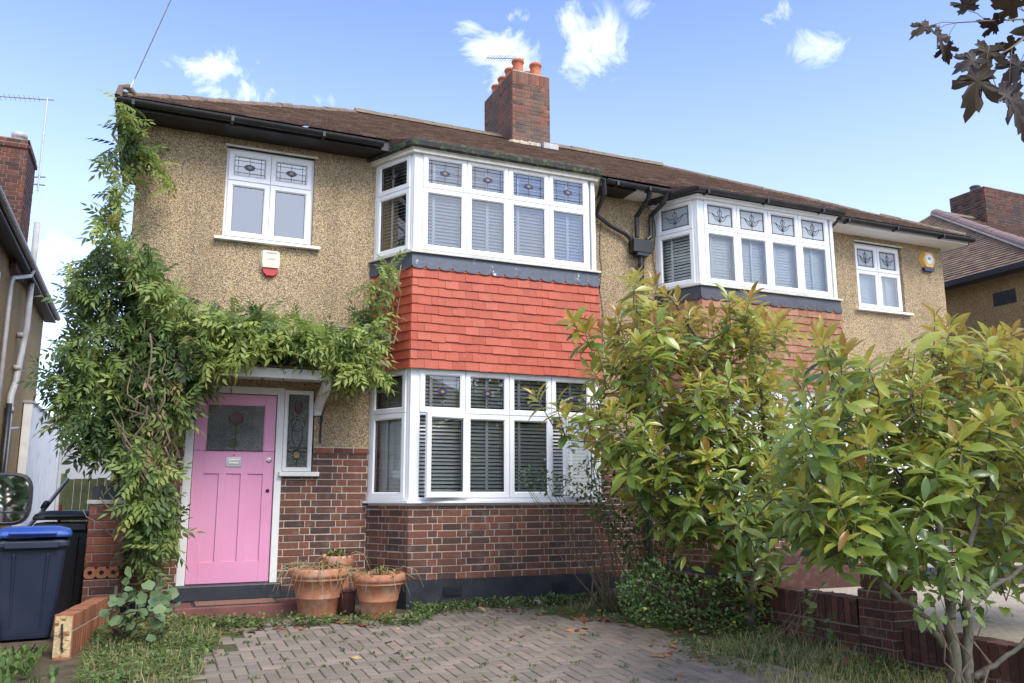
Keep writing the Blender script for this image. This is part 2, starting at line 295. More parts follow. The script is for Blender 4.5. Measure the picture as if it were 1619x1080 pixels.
# ------------------------------------------------------------------ mesh builder
class MB:
    def __init__(s): s.v = []; s.f = []; s.m = []; s.r = []; s.mats = []
    def mi(s, mat):
        if mat not in s.mats: s.mats.append(mat)
        return s.mats.index(mat)
    def face(s, pts, mat, r=None):
        i = len(s.v); s.v += [tuple(p) for p in pts]; s.f.append(tuple(range(i, i+len(pts)))); s.m.append(s.mi(mat)); s.r.append(random.random() if r is None else r)
    def add(s, vs, fs, mat, r=None):
        i = len(s.v); s.v += [tuple(p) for p in vs]; k = s.mi(mat); r = random.random() if r is None else r
        for f in fs: s.f.append(tuple(i+a for a in f)); s.m.append(k); s.r.append(r)
    def box(s, O, U, V, W, a, b, c, mat, r=None):
        """box in the frame O,U,V,W with ranges a,b,c"""
        O, U, V, W = (np.array(q, float) for q in (O, U, V, W))
        vs = [O+U*x+V*y+W*z for z in c for y in b for x in a]
        s.add(vs, [(0, 2, 3, 1), (4, 5, 7, 6), (0, 1, 5, 4), (2, 6, 7, 3), (0, 4, 6, 2), (1, 3, 7, 5)], mat, r)
    def wbox(s, x0, x1, y0, y1, z0, z1, mat, r=None):
        s.box((0, 0, 0), (1, 0, 0), (0, 1, 0), (0, 0, 1), (x0, x1), (y0, y1), (z0, z1), mat, r)
    def tube(s, pts, rad, mat, n=8, r=None, cap=True):
        pts = [np.array(p, float) for p in pts]; k = len(pts)
        rads = list(rad) if hasattr(rad, '__len__') else [rad]*k
        vs = []; prev = None
        for i, p in enumerate(pts):
            d = pts[min(i+1, k-1)]-pts[max(i-1, 0)]; d = d/(np.linalg.norm(d)+1e-9)
            if prev is None:
                a = np.cross(d, (0, 0, 1.)) if abs(d[2]) < .9 else np.cross(d, (1., 0, 0))
            else: a = prev-d*(prev@d)
            a /= np.linalg.norm(a)+1e-9; prev = a; b = np.cross(d, a)
            for j in range(n):
                t = 2*math.pi*j/n; vs.append(p+(a*math.cos(t)+b*math.sin(t))*rads[i])
        fs = [(i*n+j, i*n+(j+1) % n, (i+1)*n+(j+1) % n, (i+1)*n+j) for i in range(k-1) for j in range(n)]
        if cap: fs += [tuple(range(n))[::-1], tuple((k-1)*n+j for j in range(n))]
        s.add(vs, fs, mat, r)
    def lathe(s, c, prof, mat, n=28, r=None, wob=0):
        vs = []; ph = random.random()*6
        for (rr, z) in prof:
            for j in range(n):
                t = 2*math.pi*j/n; q = rr*(1+wob*math.sin(2*t+ph+z*4)); vs.append((c[0]+q*math.cos(t), c[1]+q*math.sin(t), c[2]+z))
        fs = [(i*n+j, i*n+(j+1) % n, (i+1)*n+(j+1) % n, (i+1)*n+j) for i in range(len(prof)-1) for j in range(n)]
        s.add(vs, fs, mat, r)
    def ring(s, O, U, Nn, u0, u1, w0, w1, wd, n0, n1, ch, mat):
        """mitred rectangular frame with a chamfered inner edge"""
        O, U, Nn = (np.array(q, float) for q in (O, U, Nn)); Z = np.array((0, 0, 1.))
        L = []
        for (ins, nn) in ((0, n0), (0, n1-.003), (.003, n1), (wd-ch, n1), (wd, n1-ch), (wd, n0)):
            L.append([O+U*a+Z*b+Nn*nn for a, b in ((u0+ins, w0+ins), (u1-ins, w0+ins), (u1-ins, w1-ins), (u0+ins, w1-ins))])
        vs = [p for l in L for p in l]; fs = []
        for i in range(5):
            for j in range(4): fs.append((i*4+j, i*4+(j+1) % 4, (i+1)*4+(j+1) % 4, (i+1)*4+j))
        s.add(vs, fs, mat)
    def build(s, name, parent=None, smooth=False, bevel=0, world=True):
        me = bpy.data.meshes.new(name); me.from_pydata(s.v, [], s.f)
        for q in s.mats: me.materials.append(MATS[q])
        me.polygons.foreach_set('material_index', s.m)
        a = me.attributes.new('rnd', 'FLOAT', 'FACE'); a.data.foreach_set('value', s.r)
        if smooth: me.polygons.foreach_set('use_smooth', [True]*len(s.f))
        o = bpy.data.objects.new(name, me); col.objects.link(o)
        if parent is not None:
            o.parent = parent
            if world and parent.type == 'EMPTY': o.location = -Vector(parent.location)
        if bevel:
            b = o.modifiers.new('bevel', 'BEVEL'); b.width = bevel; b.segments = 2; b.limit_method = 'ANGLE'
        return o
def tag(o, label=None, cat=None, group=None, kind=None):
    if label: o['label'] = label
    if cat: o['category'] = cat
    if group: o['group'] = group
    if kind: o['kind'] = kind
    return o
def empty(name, loc, label, cat, group=None):
    o = bpy.data.objects.new(name, None); col.objects.link(o); o.location = loc; o.empty_display_size = .1
    return tag(o, label, cat, group)
X = np.array((1., 0, 0)); Y = np.array((0, 1., 0)); Z = np.array((0, 0, 1.))

# leaf-like meshes by numpy ------------------------------------------------
T_MAG = []
st = [(0, .02, 0), (.22, .13, .03), (.5, .185, .035), (.8, .12, 0), (1, .006, -.06)]
vv = []
for (t, w, z) in st: vv += [(t, -w, z+.35*w), (t, 0, z), (t, w, z+.35*w)]
ff = []
for i in range(4):
    a = i*3; ff += [(a, a+3, a+4, a+1), (a+1, a+4, a+5, a+2)]
T_MAG = (np.array(vv), ff)
T_OV = (np.array([(0, 0, 0), (.35, -.3, .06), (.75, -.2, .02), (1, 0, -.08), (.75, .2, .02), (.35, .3, .06), (.5, 0, 0)]), [(0, 1, 6), (1, 2, 6), (2, 3, 6), (6, 3, 4), (6, 4, 5), (6, 5, 0)])
T_RND = (np.array([(0, 0, 0)]+[(.5-.5*math.cos(2*math.pi*k/14)*(1+.12*math.cos(2*math.pi*k/14*5)), .52*math.sin(2*math.pi*k/14)*(1+.12*math.cos(2*math.pi*k/14*5)), .07*math.cos(4*math.pi*k/14)) for k in range(14)]+[(.45, 0, -.02)]), [(15, 1+k, 1+(k+1) % 14) for k in range(14)])
T_TRI = (np.array([(0, 0, 0), (.45, -.24, .05), (1, 0, -.08), (.45, .24, .05)]), [(0, 1, 2), (0, 2, 3)])
vv = []; ff = []
NL = 9
for k in range(NL):
    s_ = .22+.78*(k//2)/((NL-1)//2); bx = np.array((s_, 0, -.25*s_**2)); side = (-1, 1)[k % 2]
    if k == NL-1: d = np.array((1, 0, -.5)); ln = .34
    else: d = np.array((.6, side*.8, -.3)); ln = .40*(1-.25*abs(s_-.55))
    d = d/np.linalg.norm(d); w = np.cross(d, (0, 0, 1)); w /= np.linalg.norm(w)
    i = len(vv); vv += [bx, bx+d*ln*.4+w*ln*.20+np.array((0, 0, .015)), bx+d*ln-np.array((0, 0, .04)), bx+d*ln*.4-w*ln*.20+np.array((0, 0, .015))]
    ff += [(i, i+1, i+2), (i, i+2, i+3)]
T_PIN = (np.array(vv), ff)
T_BLADE = (np.array([(0, -.02, 0), (0, .02, 0), (.5, .014, .05), (.5, -.014, .05), (.85, .004, -.03), (.85, -.004, -.03)]), [(0, 1, 2, 3), (3, 2, 4, 5)])

def scatter(name, tmpl, pos, d, nrm, scale, rnd, mat, parent=None, smooth=False, wx=None):
    V, F = tmpl; pos = np.asarray(pos); n = len(pos); d = np.asarray(d, float); d = d/np.linalg.norm(d, axis=1)[:, None]
    nrm = np.asarray(nrm, float); y = np.cross(nrm, d); y /= np.linalg.norm(y, axis=1)[:, None]+1e-9; z = np.cross(d, y)
    sc = np.asarray(scale)[:, None, None]; wx = np.ones(n) if wx is None else wx
    vs = pos[:, None]+sc*(V[None, :, 0:1]*d[:, None]+V[None, :, 1:2]*wx[:, None, None]*y[:, None]+V[None, :, 2:3]*z[:, None])
    k = len(V); me = bpy.data.meshes.new(name)
    fl = [len(f) for f in F]; idx = np.concatenate([np.array(f) for f in F]); tot = len(idx)
    me.vertices.add(n*k); me.vertices.foreach_set('co', vs.reshape(-1).astype(np.float32))
    me.loops.add(n*tot); me.loops.foreach_set('vertex_index', (idx[None]+np.arange(n)[:, None]*k).reshape(-1).astype(np.int32))
    me.polygons.add(n*len(F)); ls = np.concatenate([[0], np.cumsum(fl)[:-1]])
    me.polygons.foreach_set('loop_start', (ls[None]+np.arange(n)[:, None]*tot).reshape(-1).astype(np.int32))
    me.update(calc_edges=True); me.validate()
    a = me.attributes.new('rnd', 'FLOAT', 'FACE'); a.data.foreach_set('value', np.repeat(np.clip(rnd, 0, 1), len(F)).astype(np.float32))
    if smooth: me.polygons.foreach_set('use_smooth', [True]*len(me.polygons))
    me.materials.append(MATS[mat]); o = bpy.data.objects.new(name, me); col.objects.link(o)
    if parent is not None:
        o.parent = parent
        if parent.type == 'EMPTY': o.location = -Vector(parent.location)
    return o
def inpoly(px, py, poly):
    c = np.zeros(len(px), bool); j = len(poly)-1
    for i in range(len(poly)):
        xi, yi = poly[i]; xj, yj = poly[j]
        c ^= ((yi > py) != (yj > py)) & (px < (xj-xi)*(py-yi)/(yj-yi+1e-9)+xi); j = i
    return c
def fill(poly, n, y0, y1, tail=0):
    """n points inside the volume that a crown fills: outline by depth range (y0,y1 may be functions of u,v)"""
    poly = np.array(poly, float); lo, hi = poly.min(0), poly.max(0); res = []
    while len(res) < n:
        u = rng.uniform(lo[0], hi[0], 4*n); v = rng.uniform(lo[1], hi[1], 4*n); k = inpoly(u, v, poly)
        for a, b in zip(u[k], v[k]):
            ya = y0(a, b) if callable(y0) else y0; yb = y1(a, b) if callable(y1) else y1
            res.append(P(a, b, 'y', ya+(yb-ya)*rng.random()))
            if len(res) >= n: break
    return np.array(res)
def rdir(n): v = rng.normal(size=(n, 3)); return v/np.linalg.norm(v, axis=1)[:, None]

# ------------------------------------------------------------------ ground
def gz(y): return -.06-.05*min(max(-y-.8, 0), 9)
mb = MB(); ys = [600, 200, 60, 20, 0, -.8, -2, -4, -6, -8, -9.8]
for a, b in zip(ys[:-1], ys[1:]):
    mb.face([(-500, b, gz(b)), (500, b, gz(b)), (500, a, gz(a)), (-500, a, gz(a))], 'soil')
mb.face([(-500, -400, gz(-9.8)), (500, -400, gz(-9.8)), (500, -9.8, gz(-9.8)), (-500, -9.8, gz(-9.8))], 'soil')
tag(mb.build('ground'), kind='structure')
# block paved driveway: real blocks in 90 degree herringbone
DX0, DX1, DY0, DY1 = -1.62, 4.2, -9.6, -.95
mb = MB(); s_ = .1; x0i, x1i, y0i, y1i = int(DX0/s_), int(DX1/s_), int(DY0/s_), int(DY1/s_)
mb.face([(DX0-.05, DY0, gz(DY0)+.004), (DX1, DY0, gz(DY0)+.004), (DX1, DY1, gz(DY1)+.004), (DX0-.05, DY1, gz(DY1)+.004)], 'joint', .5)
gap = .0045
for i in range(x0i, x1i):
    for j in range(y0i, y1i):
        c_ = (i-j) % 4
        if c_ == 0: a = (i, i+2, j, j+1)
        elif c_ == 3: a = (i, i+1, j, j+2)
        else: continue
        xa, xb, ya, yb = a[0]*s_+gap, a[1]*s_-gap, a[2]*s_+gap, a[3]*s_-gap
        h = .013+random.gauss(0, .0018); tx, ty = random.gauss(0, .006), random.gauss(0, .006); bv = .006
        if xa < -.40+(ya+1.0)*.27+random.gauss(0, .06) or xb > 3.3+max(0, -ya-3.6)*.35+random.gauss(0, .05) or (ya > -1.7 and xb > 2.7+random.gauss(0, .08)): continue
        def zt(x, y, k): return gz(y)+h-k+(x-xa)*tx+(y-ya)*ty
        o_ = [(xa, ya), (xb, ya), (xb, yb), (xa, yb)]; i_ = [(xa+bv, ya+bv), (xb-bv, ya+bv), (xb-bv, yb-bv), (xa+bv, yb-bv)]
        vs = [(x, y, gz(y)-.01) for x, y in o_]+[(x, y, zt(x, y, .005)) for x, y in o_]+[(x, y, zt(x, y, 0)) for x, y in i_]
        fs = [(8, 9, 10, 11)]+[(4+k, 4+(k+1) % 4, 8+(k+1) % 4, 8+k) for k in range(4)]+[(k, (k+1) % 4, 4+(k+1) % 4, 4+k) for k in range(4)]
        mb.add(vs, fs, 'paver', random.random()**1.3)
tag(mb.build('driveway'), kind='structure')
# street behind the camera (seen in window reflections)
mb = MB(); mb.wbox(-200, 200, -12.3, -10.2, -.7, -.47, 'pavement_slab'); tag(mb.build('pavement'), kind='structure')
mb = MB(); mb.wbox(-200, 200, -19.5, -12.4, -.7, -.495, 'asphalt'); tag(mb.build('road'), kind='structure')

# ------------------------------------------------------------------ brick, tile helpers
def brick_panel(mb, O, U, Nn, width, z0, z1, mat='brick', bond='flemish', mortar='mortar', skip=None, course=.075, back=.06, wmap=None):
    """courses of separate bricks standing proud of the mortar"""
    O = np.array(O, float); U = np.array(U, float); Nn = np.array(Nn, float)
    if not skip: mb.box(O, U, Nn, Z, (0, width), (-back, 0), (z0, z1), mortar, .5)
    k = 0; z = z0; j = .010
    while z < z1-.02:
        zt = min(z+course, z1)-j; u = -.1125/2 if k % 2 else 0.; n = k % 2 if bond == 'flemish' else 0
        if bond != 'flemish': u = -.1125 if k % 2 else 0.
        while u < width-.01:
            L = (.215 if n % 2 == 0 else .1025) if bond == 'flemish' else (.215 if bond == 'stretch' else .1025)
            if bond == 'soldier': L = .065
            a, b = max(u, 0), min(u+L, width); u += L+j; n += 1
            if b-a < .02: continue
            if skip and skip(a, b, z, zt): continue
            pr = .004+random.random()*.004; c = .003
            dz = random.gauss(0, .0012)
            o_ = [(a, z), (b, z), (b, zt), (a, zt)]; i_ = [(a+c, z+c), (b-c, z+c), (b-c, zt-c), (a+c, zt-c)]
            vs = [O+U*p+Z*(q+dz)-Nn*.002 for p, q in o_]+[O+U*p+Z*(q+dz)+Nn*(pr-c*.7) for p, q in o_]+[O+U*p+Z*(q+dz)+Nn*(pr+random.gauss(0, .0006)) for p, q in i_]
            fs = [(8, 9, 10, 11)]+[(4+t, 4+(t+1) % 4, 8+(t+1) % 4, 8+t) for t in range(4)]+[(t, (t+1) % 4, 4+(t+1) % 4, 4+t) for t in range(4)]
            r = random.random()
            if L < .15 and bond == 'flemish': r = .35+.65*r
            else: r = r*.85
            mb.add(vs, fs, mat, r)
        z += course; k += 1
def tiles(mb, A, B, C, D, mat, rowh=.1, tw=.165, thick=.013, jit=.002, under=True):
    """courses of plain tiles on the quad A,B (bottom) C,D (top), each tile a wedge lapping the row below"""
    A, B, C, D = (np.array(q, float) for q in (A, B, C, D)); Nn = np.cross(B-A, D-A); Nn /= np.linalg.norm(Nn)
    h = np.linalg.norm(np.cross(B-A, D-A))/np.linalg.norm(B-A); rows = max(1, round(h/rowh)); U = (B-A)/np.linalg.norm(B-A); V = np.cross(Nn, U)
    if under: mb.add([A, B, C, D], [(0, 1, 2, 3)], mat, .1)
    def uv(q): q = q-A; return q@U, q@V
    (_, _), (bu, bv), (cu, cv), (du, dv) = uv(A), uv(B), uv(C), uv(D); H = cv; rh = H/rows
    for r in range(rows):
        v0 = r*rh; v1 = min((r+1)*rh+.012, H)
        l0, l1 = du*v0/H, du*v1/H; r0 = bu+(cu-bu)*v0/H; r1 = bu+(cu-bu)*v1/H
        lo, hi = min(l0, l1), max(r0, r1)
        u = math.floor(lo/tw)*tw+(tw/2 if r % 2 else 0)-tw
        drift = random.gauss(0, .001)
        while u < hi:
            a, b = u+.0012, u+tw-.0012; u += tw
            a0, b0, a1, b1 = max(a, l0), min(b, r0), max(a, l1), min(b, r1)
            if b0-a0 < .01 and b1-a1 < .01: continue
            if b0 < a0: b0 = a0
            if b1 < a1: b1 = a1
            t = thick+random.random()*jit*1.5; dv_ = random.gauss(0, jit*.6)+drift; dl = random.gauss(0, jit*.5)
            q = lambda uu, v_, nn: A+U*uu+V*v_+Nn*nn
            vs = [q(a0, v0+dv_, .001), q(b0, v0+dv_+dl, .001), q(b0, v0+dv_+dl, t), q(a0, v0+dv_, t), q(a1, v1, .003), q(b1, v1, .003)]
            mb.add(vs, [(0, 1, 2, 3), (3, 2, 5, 4), (0, 3, 4), (1, 5, 2)], mat)
def ridge(mb, A, B, mat, r=.11, step=.33, bed='ridge_bed'):
    A = np.array(A, float); B = np.array(B, float); L = np.linalg.norm(B-A); d = (B-A)/L; n = int(L/step); side = np.cross(d, Z); side /= np.linalg.norm(side); u = np.cross(side, d)
    for i in range(n):
        p, q = A+d*(i*L/n+.006), A+d*((i+1)*L/n-.006); dz = random.gauss(0, .006); vs = []
        for e in (p, q):
            for k in range(7):
                t = math.pi*k/6; vs.append(e+side*math.cos(t)*r+u*(math.sin(t)*r*.75-.04+dz))
        fs = [(k, k+1, k+8, k+7) for k in range(6)]+[tuple(range(7)), tuple(range(13, 6, -1))]
        mb.add(vs, fs, mat)
    if bed: mb.box(A, d, side, u, (0, L), (-r-.012, r+.012), (-.06, -.03), bed, .5)

def wall_with_holes(mb, x0, x1, z0, z1, y, holes, mat, depth=.1, U=X, Nn=-Y, O=None):
    O = np.array((0, y, 0.)) if O is None else O
    xs = sorted({x0, x1}|{h[0] for h in holes}|{h[1] for h in holes}); zs = sorted({z0, z1}|{h[2] for h in holes}|{h[3] for h in holes})
    for a, b in zip(xs[:-1], xs[1:]):
        for c, d in zip(zs[:-1], zs[1:]):
            if any(h[0]-1e-6 <= a and b <= h[1]+1e-6 and h[2]-1e-6 <= c and d <= h[3]+1e-6 for h in holes): continue
            mb.face([O+U*a+Z*c, O+U*b+Z*c, O+U*b+Z*d, O+U*a+Z*d], mat)
    for (a, b, c, d) in holes:
        q = lambda u, w, n: O+U*u+Z*w-Nn*n
        for (p0, p1) in (((a, c), (b, c)), ((b, c), (b, d)), ((b, d), (a, d)), ((a, d), (a, c))):
            mb.face([q(*p0, 0), q(*p1, 0), q(*p1, depth), q(*p0, depth)], mat)

# ------------------------------------------------------------------ windows
def motif(mb, O, U, Nn, u0, u1, w0, w1, style, n):
    """leaded pattern standing just in front of one top light"""
    W, H = u1-u0, w1-w0; cx, cz = (u0+u1)/2, (w0+w1)/2; t = .0022
    def bar(a, b, r=t): mb.tube([O+U*a[0]+Z*a[1]+Nn*n, O+U*b[0]+Z*b[1]+Nn*n], r, 'lead_came', 4)
    def poly(pts, mat, off=.0015): mb.face([O+U*a+Z*b+Nn*(n+off) for a, b in pts], mat)
    if style == 'oval':
        e = .04
        for a, b in (((u0+e, w0), (u0+e, w1)), ((u1-e, w0), (u1-e, w1)), ((u0, w0+e), (u1, w0+e)), ((u0, w1-e), (u1, w1-e)), ((u0, cz), (cx-.055, cz)), ((cx+.055, cz), (u1, cz)), ((cx, w0), (cx, cz-.032)), ((cx, cz+.032), (cx, w1))): bar(a, b)
        rx, rz = .06, .034
        ov = [(cx+rx*math.copysign(abs(math.cos(a))**1.3, math.cos(a)), cz+rz*math.sin(a)) for a in [2*math.pi*k/20 for k in range(20)]]
        for k in range(20): bar(ov[k], ov[(k+1) % 20], .003)
        poly(ov, 'blue_glass'); poly([(cx+(a-cx)*.62, cz+(b-cz)*.62) for a, b in ov], 'red_glass', .003); poly([(cx+(a-cx)*.4, cz+(b-cz)*.5) for a, b in ov], 'amber_glass', .0045)
    elif style == 'fan':
        t = .003; a_ = (u0, cz-.0); s = min(W/.38, 1)
        pts = [(-.13, .03), (-.06, -.01), (-.02, .0), (-.035, .055), (0, .095), (.035, .055), (.02, 0), (.06, -.01), (.13, .03), (.07, -.055), (0, -.085), (-.07, -.055)]
        pts = [(cx+a*s, cz+b) for a, b in pts]
        for k in range(len(pts)): bar(pts[k], pts[(k+1) % len(pts)], .0032)
        for a, b in ((10, 2), (10, 6), (10, 1), (10, 7), (10, 4)): bar(pts[a], pts[b], .003)
        bar(pts[4], (cx, w1)); bar(pts[10], (cx, w0)); bar(pts[0], (u0, cz+.03)); bar(pts[8], (u1, cz+.03))
        e = .012
        for a, b in (((u0+e, w0), (u0+e, w1)), ((u1-e, w0), (u1-e, w1)), ((u0, w0+e), (u1, w0+e)), ((u0, w1-e), (u1, w1-e))): bar(a, b, .004)

def window(house, O, U, Nn, W, H, ncol, toph, style='oval', blind=('blind_slat', 38), glass='glass', opened=(), tape=None, dep=.9, label=None, back=True, slabel=None):
    """window > frame ring, sashes, panes, leading, blind, room behind.  O bottom-left outside corner"""
    O = np.array(O, float); U = np.array(U, float); U /= np.linalg.norm(U); Nn = np.array(Nn, float); Nn /= np.linalg.norm(Nn)
    f = MB(); f.ring(O, U, Nn, 0, W, 0, H, .035, -.07, 0, .004, 'white_upvc')
    cw = (W-.05)/ncol; cells = []
    zt = H-.025-toph if toph else H-.025
    for k in range(1, ncol):
        f.box(O, U, Nn, Z, (.025+cw*k-.02, .025+cw*k+.02), (-.065, -.004), (.03, H-.03), 'white_upvc')
    if toph: f.box(O, U, Nn, Z, (.03, W-.03), (-.062, -.002), (zt-.022, zt+.022), 'white_upvc')
    fo = f.build('window', house)
    if label: fo['label'] = label
    panes = MB(); lead = MB(); gas = MB()
    for k in range(ncol):
        rows = [(0, .025, zt)]+([(1, zt, H-.025)] if toph else [])
        for (ri, wa, wb) in rows:
            ua, ub = .025+cw*k+.004, .025+cw*(k+1)-.004; wa += .004; wb -= .004
            if (k, ri) in opened:
                ang = opened[(k, ri)]; hinge = ub if ang > 0 else ua
                # swung out about its side edge (friction stay: shifted towards the middle)
                sh = -.05*np.sign(ang)
                hx = O+U*(hinge+(.03 if ang > 0 else .0)) +Nn*.02; aa = abs(ang)
                Uo = (U*math.cos(aa)-Nn*math.sin(aa)) if ang > 0 else (U*math.cos(aa)+Nn*math.sin(aa))
                No = np.cross(Uo, Z); No = No if No@Nn > 0 else -No
                Os = hx-Uo*(hinge) if ang > 0 else hx-Uo*hinge
            else: Uo, No, Os = U, Nn, O
            sb = MB(); sb.ring(Os, Uo, No, ua, ub, wa, wb, .062, -.03, .016, .014, 'white_upvc')
            sb.build('sash', fo)
            g = .056
            q = lambda a, b, n: Os+Uo*a+Z*b+No*n
            gm = glass if not (ri == 1 and style == 'fan') else 'obscure_top'
            panes.face([q(ua+g, wa+g, -.006), q(ub-g, wa+g, -.006), q(ub-g, wb-g, -.006), q(ua+g, wb-g, -.006)], gm)
            gas.ring(Os, Uo, No, ua+.055, ub-.055, wa+.055, wb-.055, .012, -.01, -.001, .002, 'black_gasket' if style == 'oval' else 'white_gasket')
            if ri == 1: motif(lead, Os, Uo, No, ua+.064, ub-.064, wa+.064, wb-.064, style, -.002)
    panes.build('pane', fo); gas.build('gasket', fo)
    if lead.v: lead.build('leading', fo)
    if blind:
        b = MB(); pitch = .042; th = R(blind[1]); n = int((H-.12)/pitch); wd = .048
        sv = -Nn*math.cos(th)*wd/2+Z*math.sin(th)*wd/2; off = -.115
        for k in range(n):
            c = O+Nn*off+Z*(.07+k*pitch); e = random.gauss(0, .0012)
            nrm = np.cross(U, sv); nrm /= np.linalg.norm(nrm)
            b.box(c, U, sv, nrm, (.035, W-.035), (-1, 1), (-.0014+e, .0014+e), blind[0])
        for t in (tape if tape is not None else [(.025+cw*(k+.3+.25*(k % 2))) for k in range(ncol)]):
            b.box(O, U, Nn, Z, (t-.017, t+.017), (off+.027, off+.029), (.05, H-.05), blind[0])
        b.box(O, U, Nn, Z, (.03, W-.03), (off-.03, off+.03), (H-.07, H-.03), blind[0])
        b.build('blind', fo)
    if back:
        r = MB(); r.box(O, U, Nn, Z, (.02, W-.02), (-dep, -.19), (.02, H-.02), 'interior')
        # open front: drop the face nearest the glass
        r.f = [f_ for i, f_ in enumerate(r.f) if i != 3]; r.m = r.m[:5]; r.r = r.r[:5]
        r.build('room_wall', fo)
    return fo
def sill(house, O, U, Nn, W, over=.05, out_=.05, th=.03, mat='white_upvc', name='sill', parent=None):
    s = MB(); s.box(O, U, Nn, Z, (-over, W+over), (-.02, out_), (-th, 0), mat); return s.build(name, parent or house, bevel=.004)

# ================================================================== HOUSE 1
H1 = empty('semi_detached_house', (1.4, 0, 0), 'pebbledashed house with the pink front door and bright red hung tiles under its bay', 'house')
XL, XR, PX = -1.61, 10.69, 4.54
BZ = 1.64; EV = 5.183
BA, BB, BC_, BD = np.array((1.04, 0, 0.)), np.array((1.354, -.622, 0)), np.array((3.751, -.622, 0)), np.array((4.04, 0, 0.))
def bay(off, mir=False):
    """bay outline pushed outwards by off"""
    pts = []
    nl = np.cross(BB-BA, Z); nl /= np.linalg.norm(nl); nr = np.cross(BD-BC_, Z); nr /= np.linalg.norm(nr)
    d = BB-BA; d = d/np.linalg.norm(d)
    # left side line: BA+nl*off + t d ; front line y=-.622-off
    def cut(p, dd, y): t = (y-p[1])/dd[1]; return p+dd*t
    a = cut(BA+nl*off, d, 0.); b = cut(BA+nl*off, d, -.622-off)
    d2 = (BD-BC_)/np.linalg.norm(BD-BC_); c = cut(BC_+nr*off, d2, -.622-off); e = cut(BC_+nr*off, d2, 0.)
    r = [a, b, c, e]
    if mir: r = [np.array((2*PX-q[0], q[1], q[2])) for q in r[::-1]]
    return r
